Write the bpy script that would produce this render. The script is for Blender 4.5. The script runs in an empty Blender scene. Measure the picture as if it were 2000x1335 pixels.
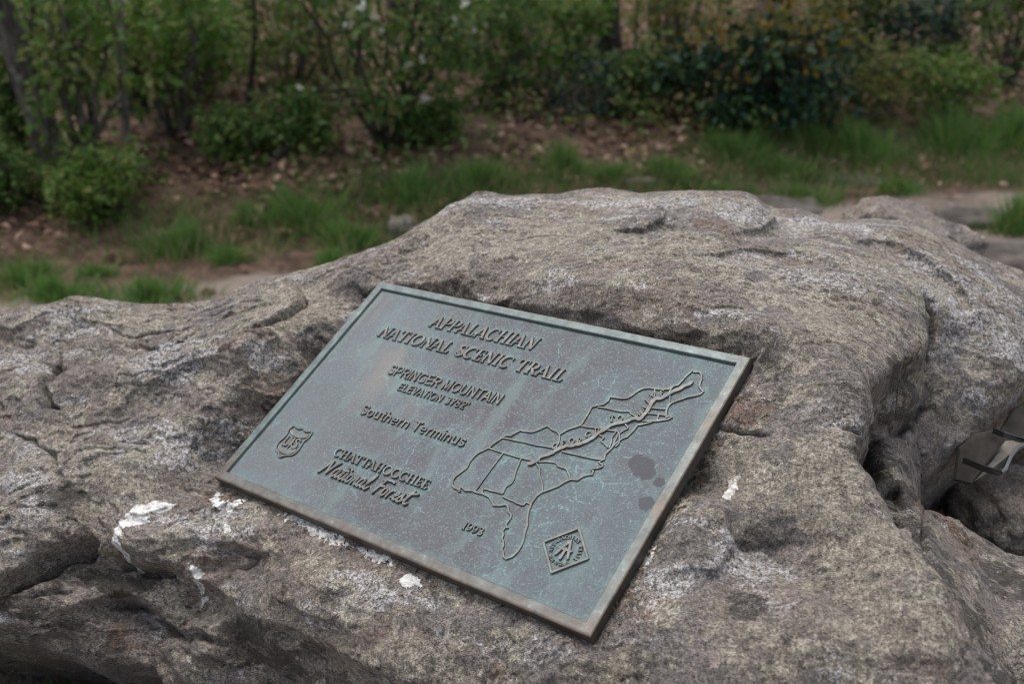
import bpy, bmesh, math, random
import numpy as np
from mathutils import Vector, Matrix

# ------------------------------------------------------------------ camera, sky, sun, exposure
SC = bpy.context.scene
COL = SC.collection
PITCH = math.radians(24.0)          # camera looks 24 degrees below the horizon
CAMZ = 1.45                         # eye height above the trail
FPX = 2000.0                        # 36 mm lens on a 36 mm sensor, photograph 2000 px wide
cam_d = bpy.data.cameras.new('camera')
cam_d.sensor_width = 36.0
cam_d.lens = 36.0
cam_d.clip_start = 0.02
cam_d.clip_end = 400.0
cam_d.dof.use_dof = True
cam_d.dof.focus_distance = 1.16
cam_d.dof.aperture_fstop = 4.6
cam = bpy.data.objects.new('camera', cam_d)
cam.location = (0, 0, CAMZ)
cam.rotation_euler = (math.pi / 2 - PITCH, 0, 0)
COL.objects.link(cam)
SC.camera = cam

SUN_EL, SUN_AZ = math.radians(70), math.radians(-28)    # azimuth from +Y towards +X: light from behind left
world = bpy.data.worlds.new('World')
SC.world = world
world.use_nodes = True
wn = world.node_tree
for n_ in list(wn.nodes):
    wn.nodes.remove(n_)
w_out = wn.nodes.new('ShaderNodeOutputWorld')
w_bg = wn.nodes.new('ShaderNodeBackground')
w_sky = wn.nodes.new('ShaderNodeTexSky')
w_sky.sky_type = 'NISHITA'
w_sky.sun_disc = False
w_sky.sun_elevation = SUN_EL
w_sky.sun_rotation = SUN_AZ
w_sky.dust_density = 4.0
w_sky.air_density = 1.0
w_sky.ozone_density = 1.0
w_bg.inputs['Strength'].default_value = 0.14
w_hsv = wn.nodes.new('ShaderNodeHueSaturation')          # thin high overcast: the sky dome is greyer than clear blue
w_hsv.inputs['Saturation'].default_value = 0.45
wn.links.new(w_sky.outputs[0], w_hsv.inputs['Color'])
wn.links.new(w_hsv.outputs[0], w_bg.inputs[0])
wn.links.new(w_bg.outputs[0], w_out.inputs[0])
sun_d = bpy.data.lights.new('sun', 'SUN')
sun_d.energy = 1.4
sun_d.angle = math.radians(36)
sun_d.color = (1.0, 0.96, 0.9)
sun = bpy.data.objects.new('sun', sun_d)
sdir = Vector((math.sin(SUN_AZ) * math.cos(SUN_EL), math.cos(SUN_AZ) * math.cos(SUN_EL), math.sin(SUN_EL)))
sun.rotation_euler = sdir.to_track_quat('Z', 'Y').to_euler()
sun.location = (0, 0, 20)
COL.objects.link(sun)
SC.cycles.filter_width = 1.0                            # crisp pixel filter, like the sharp photograph
SC.view_settings.view_transform = 'Standard'
SC.view_settings.look = 'None'
SC.view_settings.gamma = 1.0
SC.view_settings.exposure = 0.80
SC.view_settings.use_curve_mapping = False

# ------------------------------------------------------------------ helpers
random.seed(7)
rng = np.random.default_rng(11)
Rc = np.array([[1, 0, 0], [0, math.sin(PITCH), -math.cos(PITCH)], [0, math.cos(PITCH), math.sin(PITCH)]])
C0 = np.array([0, 0, CAMZ])
# survey of the plaque: its centre, its axes (columns: along, up, normal) and its size
PO = np.array([-0.06051, 1.10589, 0.85185])
PR = np.array([[0.77922, 0.52396, -0.34393], [-0.62155, 0.71659, -0.31651], [0.08062, 0.46039, 0.88405]])
PW, PH, PT = 0.600, 0.375, 0.015


def ray(px, py):
    return Rc @ np.array([(px - 1000) / FPX, -(py - 667.5) / FPX, -1.0])


def at_z(px, py, z):
    d = ray(px, py)
    return C0 + d * ((z - CAMZ) / d[2])


def at_d(px, py, off):
    d = ray(px, py)
    n = PR[:, 2]
    return C0 + d * ((n @ (PO - C0) + off) / (n @ d))


def at_y(px, py, y):
    d = ray(px, py)
    return C0 + d * (y / d[1])


def tag(o, label=None, cat=None, group=None, kind=None):
    if label: o['label'] = label
    if cat: o['category'] = cat
    if group: o['group'] = group
    if kind: o['kind'] = kind
    return o


def mesh_obj(name, verts, faces, mat=None, parent=None, smooth=False):
    me = bpy.data.meshes.new(name)
    me.from_pydata([tuple(map(float, v)) for v in verts] if not isinstance(verts, np.ndarray) else verts.tolist(), [], faces if not isinstance(faces, np.ndarray) else faces.tolist())
    if mat: me.materials.append(mat)
    if smooth:
        me.polygons.foreach_set('use_smooth', np.ones(len(me.polygons), bool))
    me.update()
    o = bpy.data.objects.new(name, me)
    COL.objects.link(o)
    if parent: o.parent = parent
    return o


def empty(name, loc=(0, 0, 0), parent=None):
    o = bpy.data.objects.new(name, None)
    o.location = loc
    o.empty_display_size = 0.05
    COL.objects.link(o)
    if parent: o.parent = parent
    return o


_perm = np.random.default_rng(3).permutation(256)
_perm = np.concatenate([_perm, _perm, _perm])
_g = np.random.default_rng(5).normal(size=(256, 3))
_g /= np.linalg.norm(_g, axis=1)[:, None]


def noise(P):
    """gradient noise in about [-1, 1] at the points P (n x 3)"""
    P = np.asarray(P, float)
    i = np.floor(P).astype(int)
    f = P - i
    u = f * f * f * (f * (f * 6 - 15) + 10)
    i &= 255
    out = 0
    for dx in (0, 1):
        wx = u[:, 0] if dx else 1 - u[:, 0]
        hx = _perm[i[:, 0] + dx]
        for dy in (0, 1):
            wy = u[:, 1] if dy else 1 - u[:, 1]
            hy = _perm[hx + ((i[:, 1] + dy) & 255)]
            for dz in (0, 1):
                wz = u[:, 2] if dz else 1 - u[:, 2]
                g = _g[_perm[hy + ((i[:, 2] + dz) & 255)] & 255]
                out = out + wx * wy * wz * (g[:, 0] * (f[:, 0] - dx) + g[:, 1] * (f[:, 1] - dy) + g[:, 2] * (f[:, 2] - dz))
    return out * 1.6


def fbm(P, octaves=4, gain=0.5, lac=2.03):
    s, a = 0, 1.0
    P = np.asarray(P, float)
    for _ in range(octaves):
        s = s + a * noise(P)
        a *= gain
        P = P * lac + 17.3
    return s


# ------------------------------------------------------------------ material helper
class NT:
    def __init__(self, name):
        self.m = bpy.data.materials.new(name)
        self.m.use_nodes = True
        self.t = self.m.node_tree
        self.b = self.t.nodes['Principled BSDF']
        self.o = self.t.nodes['Material Output']

    def n(self, kind, **kw):
        nd = self.t.nodes.new('ShaderNode' + kind)
        for k, v in kw.items():
            setattr(nd, k, v)
        return nd

    def set(self, sock, v):
        if hasattr(v, 'is_linked') or isinstance(v, bpy.types.NodeSocket):
            self.t.links.new(v, sock)
        elif isinstance(v, (tuple, list)) and len(v) == 3 and sock.type == 'RGBA':
            sock.default_value = (*v, 1)
        else:
            sock.default_value = v

    def coords(self, which='Object'):
        return self.n('TexCoord').outputs[which]

    def mapping(self, vec, scale=(1, 1, 1), rot=(0, 0, 0), loc=(0, 0, 0)):
        m = self.n('Mapping')
        self.set(m.inputs['Vector'], vec)
        m.inputs['Scale'].default_value = scale
        m.inputs['Rotation'].default_value = rot
        m.inputs['Location'].default_value = loc
        return m.outputs[0]

    def noise(self, vec, scale, detail=4, rough=0.55, dist=0.0, out='Fac', dim='3D'):
        nd = self.n('TexNoise')
        self.set(nd.inputs['Vector'], vec)
        nd.inputs['Scale'].default_value = scale
        nd.inputs['Detail'].default_value = detail
        nd.inputs['Roughness'].default_value = rough
        nd.inputs['Distortion'].default_value = dist
        return nd.outputs[out]

    def vor(self, vec, scale, feature='F1', out='Distance', rand=1.0):
        nd = self.n('TexVoronoi')
        nd.feature = feature
        self.set(nd.inputs['Vector'], vec)
        nd.inputs['Scale'].default_value = scale
        nd.inputs['Randomness'].default_value = rand
        return nd.outputs[out]

    def ramp(self, fac, lo, hi, a=0.0, b=1.0, smooth=True):
        nd = self.n('MapRange')
        nd.interpolation_type = 'SMOOTHSTEP' if smooth else 'LINEAR'
        self.set(nd.inputs[0], fac)
        nd.inputs[1].default_value = lo
        nd.inputs[2].default_value = hi
        nd.inputs[3].default_value = a
        nd.inputs[4].default_value = b
        return nd.outputs[0]

    def mix(self, fac, a, b, mode='MIX'):
        nd = self.n('Mix', data_type='RGBA', blend_type=mode)
        nd.clamp_factor = True
        self.set(nd.inputs[0], fac)
        self.set(nd.inputs[6], a)
        self.set(nd.inputs[7], b)
        return nd.outputs[2]

    def math(self, op, a, b=0.0, c=0.0):
        nd = self.n('Math', operation=op)
        self.set(nd.inputs[0], a)
        self.set(nd.inputs[1], b)
        self.set(nd.inputs[2], c)
        return nd.outputs[0]

    def attr(self, name, out='Fac'):
        return self.n('Attribute', attribute_name=name).outputs[out]

    def vadd(self, a, b, s=1.0):
        nd = self.n('VectorMath', operation='MULTIPLY_ADD')
        self.set(nd.inputs[0], b)
        nd.inputs[1].default_value = (s, s, s)
        self.set(nd.inputs[2], a)
        return nd.outputs[0]

    def bump(self, h, strength=0.5, dist=0.01, normal=None):
        nd = self.n('Bump')
        nd.inputs['Strength'].default_value = strength
        nd.inputs['Distance'].default_value = dist
        self.set(nd.inputs['Height'], h)
        if normal is not None:
            self.set(nd.inputs['Normal'], normal)
        return nd.outputs[0]

    def done(self, color, rough=0.8, spec=0.4, normal=None, metal=0.0):
        self.set(self.b.inputs['Base Color'], color)
        self.set(self.b.inputs['Roughness'], rough)
        self.set(self.b.inputs['Specular IOR Level'], spec)
        self.set(self.b.inputs['Metallic'], metal)
        if normal is not None:
            self.set(self.b.inputs['Normal'], normal)
        return self.m



# ------------------------------------------------------------------ the boulder
# The rock surface is a height c over a slanted plane (axes a, b): control points with estimated heights, then ledges,
# cracks, knobs and fractal relief. Everything is in metres in the place itself.
kx = Rc @ np.array([-0.14, 0.40, 0.905])
kx /= np.linalg.norm(kx)
ka = np.cross(np.array([0, 0, 1.0]), kx); ka /= np.linalg.norm(ka)
kb = np.cross(kx, ka)
KF = np.stack([ka, kb, kx], 1)                      # columns a, b, c
KO = PO.copy()


def to_abc(X):
    return (np.asarray(X) - KO) @ KF


def from_abc(Q):
    return KO + np.asarray(Q) @ KF.T


CTRL_D = [  # photo column, row, height above the plane of the plaque's face
    (430, 950, -.016), (500, 985, -.016), (700, 1085, -.017), (900, 1175, -.018), (1100, 1264, -.016),
    (1190, 1240, -.017), (1270, 1090, -.019), (1340, 970, -.020), (1410, 850, -.019), (1460, 765, -.018), (1492, 705, -.010),
    (950, 850, -.026), (800, 700, -.026), (1200, 850, -.026), (1000, 1050, -.026), (650, 900, -.026), (1150, 1150, -.022),
    (415, 905, -.014), (505, 800, -.008), (600, 688, -.008), (680, 605, -.013), (735, 543, -.012),
    (560, 668, .034), (490, 745, .036), (420, 830, .024), (350, 910, .020), (622, 632, .012), (660, 570, .0),
    (800, 548, -.008), (950, 582, -.002), (1100, 605, .002), (1250, 634, .004), (1400, 668, .004), (1482, 685, .006),
    (900, 538, .014), (1000, 553, .010), (1100, 562, .016), (1200, 578, .019), (1320, 606, .019), (1430, 640, .014),
    (1550, 800, -.018), (1650, 740, -.010), (1500, 900, -.016), (1620, 950, -.026), (1690, 850, -.030), (1450, 1050, -.020),
    (1600, 1100, -.026), (1760, 1060, -.045), (1350, 1130, -.002), (1500, 1220, -.008), (1700, 1220, -.030), (1850, 1260, -.055),
    (1260, 1250, -.006), (1400, 1320, -.010), (1700, 1420, -.06), (1200, 1420, -.05), (1320, 1030, .000), (1390, 985, .001),
    (300, 1000, .014), (250, 1050, .012), (400, 1060, -.008), (600, 1130, -.018), (800, 1220, -.022), (1000, 1300, -.024),
    (420, 1150, -.045), (600, 1240, -.046), (800, 1330, -.044), (520, 1300, -.085), (1000, 1420, -.06), (660, 1340, -.07),
    (450, 1420, -.17), (800, 1440, -.10), (340, 1095, -.006), (300, 640, .055), (150, 640, .090), (0, 660, .115), (400, 700, .052), (300, 740, .060), (200, 760, .070), (100, 780, .083), (0, 800, .097), (330, 830, .046), (200, 880, .056), (100, 920, .066), (0, 950, .082),
    (280, 930, .032), (200, 985, .040), (100, 1040, .054), (0, 1090, .070), (-220, 700, .125), (-220, 900, .112), (-220, 1120, .100),
]
CTRL_Z = [  # photo column, row, height above the trail
    (1000, 480, .972), (1150, 500, .99), (1300, 500, 1.002), (1450, 520, 1.0), (1450, 590, .992), (1600, 500, .985), (1600, 600, .972),
    (1700, 640, .955), (1780, 610, .945), (1730, 545, .962),
    (1100, 430, .988), (1300, 430, 1.003), (1480, 440, .99),
    (560, 580, .885), (450, 620, .862), (600, 622, .882), (700, 540, .91), (820, 505, .935),
    (1880, 560, .925), (1960, 620, .885), (1900, 680, .885), (1960, 720, .865), (1880, 780, .845), (2200, 700, .80), (2200, 900, .70), (1900, 900, .80), (2100, 1200, .70),
]
RIDGE = [(-300, 640, .80), (-120, 625, .82), (0, 615, .84), (60, 605, .848), (115, 588, .862), (160, 592, .86), (230, 604, .85), (300, 604, .842), (390, 597, .842), (500, 551, .872), (600, 528, .888),
         (700, 498, .915), (760, 481, .93), (800, 456, .942), (850, 426, .956), (900, 396, .972), (938, 379, .985), (985, 389, .98), (1030, 384, .985), (1075, 385, .986),
         (1130, 376, .994), (1190, 373, .998), (1240, 382, .994), (1290, 379, .997), (1350, 378, .999), (1440, 378, 1.0), (1475, 388, .992), (1505, 408, .976), (1560, 412, .972),
         (1620, 430, .958), (1700, 434, .952), (1790, 438, .944), (1850, 465, .925), (1900, 494, .906), (2000, 535, .875), (2150, 610, .82), (2300, 720, .74)]
pts = [to_abc(at_d(*p)) for p in CTRL_D] + [to_abc(at_z(*p)) for p in CTRL_Z]
for p in RIDGE:
    X = to_abc(at_z(*p))
    pts += [X, X + np.array([0, .022, -.030])]
for p in RIDGE[::3]:
    X = to_abc(at_z(*p))
    pts += [X + np.array([0, .07, -.16]), X + np.array([0, .15, -.48])]
pts = np.array(pts)


def tps_fit(P, lam=2e-5):
    n = len(P)
    d = np.linalg.norm(P[:, None, :2] - P[None, :, :2], axis=2)
    K = np.where(d > 0, d * d * np.log(np.maximum(d, 1e-9)), 0) + lam * np.eye(n)
    Q = np.c_[np.ones(n), P[:, :2]]
    A = np.block([[K, Q], [Q.T, np.zeros((3, 3))]])
    w = np.linalg.solve(A, np.r_[P[:, 2], np.zeros(3)])

    def ev(ab):
        out = np.empty(len(ab))
        for s in range(0, len(ab), 40000):
            q = ab[s:s + 40000]
            d2 = (q[:, None, 0] - P[None, :, 0]) ** 2 + (q[:, None, 1] - P[None, :, 1]) ** 2
            out[s:s + 40000] = (0.5 * d2 * np.log(np.maximum(d2, 1e-18))) @ w[:n] + w[n] + q @ w[n + 1:]
        return out
    return ev


base_c = tps_fit(pts)


def on_rock(px, py):
    """where the sight line of the survey photograph meets the smooth rock (a, b)"""
    o_, d_ = to_abc(C0), KF.T @ ray(px, py)
    t = np.linspace(.6, 2.6, 500)
    Q = o_ + t[:, None] * d_
    h = Q[:, 2] - base_c(Q[:, :2])
    i = int(np.argmax(h < 0)) if (h < 0).any() else int(np.argmin(h))
    if i > 0 and h[i] < 0:
        f = h[i - 1] / (h[i - 1] - h[i])
        return (Q[i - 1] + f * (Q[i] - Q[i - 1]))[:2]
    return Q[i][:2]


def line(*P):
    return np.array([on_rock(*p) for p in P])


def poly_dist(ab, L, vals=None):
    """distance to an open polyline, side (+ = left of its direction), interpolated vals"""
    best = np.full(len(ab), 1e9); side = np.zeros(len(ab)); val = np.zeros(len(ab)); wsum = np.full(len(ab), 1e-30)
    E = np.diff(L, axis=0)
    N = np.c_[-E[:, 1], E[:, 0]] / np.linalg.norm(E, axis=1)[:, None]
    VN = np.vstack([N[:1], N[:-1] + N[1:], N[-1:]])
    for i in range(len(L) - 1):
        p, e = L[i], E[i]
        t = np.clip(((ab - p) @ e) / (e @ e), 0, 1)
        r = ab - (p + t[:, None] * e)
        d = np.hypot(r[:, 0], r[:, 1])
        m = d < best
        best[m] = d[m]
        nn = np.where((t[m] <= 0)[:, None], VN[i], np.where((t[m] >= 1)[:, None], VN[i + 1], N[i]))
        side[m] = np.sign((r[m] * nn).sum(1))
        if vals is not None:
            wt = math.hypot(*e) / (d * d + 1e-5) ** 2           # blended, so the drop has no seams
            val += wt * (vals[i] + t * (vals[i + 1] - vals[i]))
            wsum += wt
    return best, side, val / wsum


def in_poly(ab, L):
    x, y = ab[:, 0], ab[:, 1]
    ins = np.zeros(len(ab), bool)
    n = len(L)
    for i in range(n):
        x1, y1 = L[i]; x2, y2 = L[(i + 1) % n]
        c_ = ((y1 > y) != (y2 > y)) & (x < (x2 - x1) * (y - y1) / (y2 - y1 + 1e-12) + x1)
        ins ^= c_
    return ins


def smooth01(x):
    x = np.clip(x, 0, 1)
    return x * x * (3 - 2 * x)


# ledges: the high side lies to the left of the direction drawn; each point carries the drop; decay = how far the drop lasts
LEDGES = [
    # right edge of the slab, from the lobe on top down to the lower corner (high side is to the slab)
    ([(2130, 1500, .0), (2040, 1400, .10), (1990, 1345, .085), (1962, 1292, .085), (1900, 1250, .08), (1906, 1230, .08), (1877, 1163, .08), (1823, 1107, .085), (1811, 1061, .09), (1795, 1009, .10), (1770, 978, .11),
      (1728, 937, .135), (1703, 907, .14), (1680, 891, .14), (1690, 874, .13), (1714, 846, .14), (1718, 804, .14), (1713, 773, .14), (1716, 745, .13), (1745, 718, .11),
      (1775, 702, .09), (1806, 690, .08), (1816, 655, .07), (1810, 625, .045), (1780, 585, .018), (1740, 550, .0)], .016, .40),
    # lower left: the upper plate's front edge over the shaded wall (high side up)
    ([(470, 1180, .0), (430, 1150, .02), (376, 1124, .034), (340, 1112, .042), (292, 1098, .046), (244, 1096, .05), (224, 1084, .052), (176, 1072, .055), (160, 1052, .055), (132, 1062, .052),
      (72, 1098, .05), (0, 1150, .05), (-120, 1210, .05), (-250, 1260, .0)][::-1], .010, .5),
    # second ledge below it
    ([(420, 1262, .0), (352, 1234, .03), (304, 1206, .045), (248, 1174, .05), (208, 1158, .05), (160, 1164, .045), (100, 1190, .04), (40, 1230, .04), (-100, 1270, .03), (-200, 1290, .0)][::-1], .012, .07),
    # front face: vertical edge, darker face to the right of it
    ([(560, 1560, .0), (490, 1440, .05), (440, 1330, .05), (425, 1260, .045), (432, 1200, .03), (450, 1160, .0)], .03, .12),
    ([(1000, 1480, .0), (860, 1400, .03), (760, 1320, .035), (650, 1258, .035), (560, 1222, .03), (490, 1196, .015), (440, 1180, .0)][::-1], .02, .12),
    # rounded lump right of the plaque
    ([(1240, 1215, 0.), (1300, 1120, .008), (1400, 1110, .010), (1428, 1060, .015), (1420, 1000, .020), (1380, 968, .020), (1330, 962, .014), (1300, 985, .0)], .009, .06),
    # diagonal break, lower right
    ([(1740, 1290, 0.), (1690, 1232, .010), (1640, 1196, .018), (1560, 1146, .022), (1510, 1106, .026), (1450, 1072, .024), (1420, 1058, .0)], .008, .10),
    # step in the rock behind the plaque
    ([(1560, 690, .0), (1500, 655, .004), (1400, 615, .006), (1250, 570, .007), (1120, 552, .007), (1010, 548, .006), (930, 545, .004), (860, 530, 0.)][::-1], .014, .05),
    # thin lens flake on top
    ([(1180, 447, .0), (1215, 448, .010), (1262, 446, .016), (1298, 428, .020), (1300, 415, .014), (1270, 408, 0.)], .005, .05),
    # flake left of the plaque
    ([(455, 650, 0.), (500, 634, .008), (528, 622, .018), (556, 606, .024), (576, 586, .026), (580, 562, .018), (560, 552, 0.)], .0025, .06),
    ([(690, 548, 0.), (684, 560, .006), (700, 571, .010), (722, 573, .010), (740, 566, .0)], .004, .03),
    # humps and hollows on the left part
    ([(225, 860, .0), (200, 812, .012), (235, 770, .018), (300, 735, .022), (380, 700, .020), (450, 690, .010), (500, 690, 0.)], .016, .06),
    ([(310, 930, .0), (250, 880, .010), (190, 845, .012), (130, 830, .010), (60, 838, .004), (10, 850, 0.)], .014, .06),
    ([(120, 760, 0.), (98, 748, .010), (88, 735, .014), (60, 716, .012), (0, 712, .012), (-60, 715, 0.)], .008, .05),
    ([(300, 690, 0.), (240, 676, .006), (200, 664, .010), (150, 660, .010), (100, 668, .0)], .012, .05),
    ([(330, 640, 0.), (400, 622, .006), (470, 606, .008), (540, 590, .006), (560, 580, 0.)], .010, .05),
    # knobs on the ridge at the top right
    ([(1395, 470, 0.), (1440, 455, .014), (1490, 440, .026), (1512, 425, .030), (1500, 405, .02), (1480, 385, .0)], .014, .06),
    ([(1300, 500, 0.), (1400, 492, .010), (1480, 480, .014), (1560, 490, .014), (1640, 510, .0)], .009, .05),
    ([(1560, 470, .0), (1660, 464, .010), (1740, 470, .018), (1800, 496, .022), (1860, 540, .024), (1900, 590, .014), (1920, 640, 0.)], .012, .06),
    ([(1150, 520, .0), (1060, 500, .005), (1000, 500, .008), (930, 510, .005), (880, 515, 0.)][::-1], .014, .05),
    ([(1640, 620, .0), (1560, 590, .010), (1480, 566, .014), (1400, 550, .014), (1300, 540, .010), (1220, 530, 0.)], .009, .05),
    # front: small ledge with a crack below the plaque
    ([(560, 1090, .0), (500, 1078, .014), (455, 1066, .016), (400, 1056, .010), (370, 1050, 0.)][::-1], .005, .05),
    ([(700, 1235, .0), (620, 1205, .012), (560, 1180, .014), (520, 1160, 0.)][::-1], .007, .05),
    ([(330, 1005, 0.), (400, 1000, .010), (440, 985, .008), (520, 1010, 0.)], .006, .03),
]
CRACKS = [  # polyline, half width, depth
    ([(578, 562), (575, 588), (555, 607), (528, 624), (515, 632)], .0028, .034),
    ([(684, 560), (700, 571), (724, 573), (738, 566)], .0030, .018),
    ([(125, 688), (121, 715), (96, 738), (90, 760), (92, 790), (108, 800)], .0030, .028),
    ([(-10, 772), (6, 788), (16, 806)], .003, .012),
    ([(362, 672), (345, 668), (330, 674)], .002, .008), ([(300, 678), (280, 676), (268, 668)], .0025, .010),
    ([(1405, 842), (1440, 852), (1475, 850), (1502, 846)], .0024, .012), ([(1630, 836), (1670, 842), (1710, 846)], .0024, .012),
    ([(395, 1056), (455, 1068), (500, 1080), (478, 1098), (445, 1116)], .0025, .012),
    ([(544, 1174), (600, 1196), (660, 1222)], .002, .008),
    ([(600, 548), (640, 530), (700, 520), (740, 505)], .0016, .005),
    ([(1900, 1150), (1860, 1100), (1840, 1060)], .003, .012),
    ([(1350, 605), (1420, 600), (1480, 612)], .0018, .005), ([(1560, 560), (1640, 580), (1720, 596)], .0018, .005),
    ([(1830, 700), (1838, 640), (1826, 590), (1800, 555)], .004, .022),
    ([(170, 1058), (160, 1054), (110, 1074), (60, 1108), (0, 1154), (-60, 1182)], .0065, .06),
    ([(430, 1262), (400, 1246), (352, 1236), (320, 1216), (270, 1186), (215, 1164), (160, 1170)], .006, .03),
    ([(176, 1076), (224, 1090), (262, 1104), (310, 1106), (352, 1120)], .006, .03),
    ([(20, 1165), (90, 1150), (160, 1166)], .005, .025),
    ([(1748, 752), (1742, 800), (1738, 840), (1716, 880), (1738, 925), (1775, 985), (1800, 1020)], .014, .075),
    ([(1790, 1010), (1822, 1085), (1850, 1130), (1890, 1172), (1918, 1236), (1985, 1306), (2040, 1370)], .006, .035),
    ([(1850, 700), (1835, 745), (1790, 772), (1758, 770)], .007, .035), ([(1760, 900), (1790, 905), (1800, 950)], .006, .03), ([(1860, 940), (1840, 1010), (1880, 1090)], .004, .018),
    ([(200, 640), (260, 652), (330, 648), (380, 640)], .0020, .009), ([(0, 850), (60, 862), (110, 900), (130, 950)], .0024, .012), ([(1000, 470), (1080, 462), (1150, 468)], .0018, .006),
    ([(1210, 700), (1260, 1110)], .002, .0),
]
BUMPS = [  # column, row, radius across, radius along, turn, height
    (1445, 400, .055, .03, .0, .008), (1240, 427, .05, .016, .0, .006), (960, 400, .06, .03, .3, .006), (1340, 460, .10, .03, .0, .006),
    (560, 690, .07, .035, .6, .006), (450, 790, .06, .03, .5, .006), (110, 700, .07, .04, .3, .010), (60, 760, .06, .04, .3, .008), (300, 790, .05, .035, .4, -.012),
    (430, 745, .05, .03, .5, -.010), (230, 690, .06, .02, .2, -.010), (200, 930, .07, .04, -.4, .010), (90, 1000, .08, .05, -.4, .012), (260, 960, .05, .03, -.5, -.008),
    (140, 1020, .03, .05, .2, -.008), (260, 1020, .035, .03, 0, .010), (330, 1050, .05, .03, .2, .008), (1140, 420, .02, .014, 0, -.006), (1560, 450, .06, .02, .1, -.006),
    (1660, 560, .08, .03, .2, .006), (1580, 650, .07, .03, .2, .006), (1560, 880, .05, .04, .4, .004), (1640, 1000, .05, .04, .8, .006), (1430, 800, .04, .03, .3, .008),
    (1380, 930, .03, .025, .3, -.009), (1310, 1200, .05, .03, .6, .006), (1460, 1180, .05, .03, .6, -.008), (1560, 1260, .05, .03, .6, .006), (1740, 720, .03, .03, 0, .004), (1790, 738, .030, .018, .5, .036), (1745, 905, .016, .024, .2, .022), (1800, 880, .018, .03, .2, .020), (195, 1222, .11, .045, -.1, .050), (60, 1180, .06, .030, .3, .025), (340, 1270, .05, .04, 0, .020),
    (640, 1180, .06, .03, .3, .006), (820, 1280, .06, .035, .3, .006), (960, 1290, .05, .03, .3, -.006), (1075, 1310, .05, .03, .3, .005),
]
LEDGES = [(line(*[(p[0], p[1]) for p in L]), [p[2] for p in L], w, dec) for L, w, dec in LEDGES]
CRACKS = [(line(*L), w, d) for L, w, d in CRACKS]
BUMPS = [(on_rock(x, y), ra, rb_, t, h) for x, y, ra, rb_, t, h in BUMPS]
# hollow with the box at the right, and the open underside at the lower left
CAVE_R = line((1846, 846), (1870, 838), (1900, 830), (1935, 812), (1962, 790), (2000, 746), (2060, 690), (2250, 760), (2250, 1160), (2060, 1080), (2000, 1046), (1975, 1014), (1946, 988), (1930, 964), (1900, 948), (1862, 936), (1852, 900))
CAVE_L = line((-250, 1236), (-60, 1236), (0, 1252), (68, 1284), (124, 1304), (172, 1296), (240, 1308), (276, 1312), (300, 1348), (330, 1420), (300, 1600), (-250, 1600))
nk = float(PR[:, 2] @ kx)
PABC = (PR.T @ KF)                                  # plaque axes seen from abc


def bed(ab, c, margin, slope):
    """the bed cut for the plaque: no rock above its underside"""
    uvw = (np.c_[ab, c] - to_abc(PO)) @ PABC.T
    ex = np.maximum(np.abs(uvw[:, 0]) - PW / 2, np.abs(uvw[:, 1]) - PH / 2)
    lim = -PT - .0005 + np.maximum(ex - margin, 0) * slope + np.where(ex < -.01, -.004, 0)
    return c - np.maximum(uvw[:, 2] - lim, 0) * (ex < .09) / nk


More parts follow.
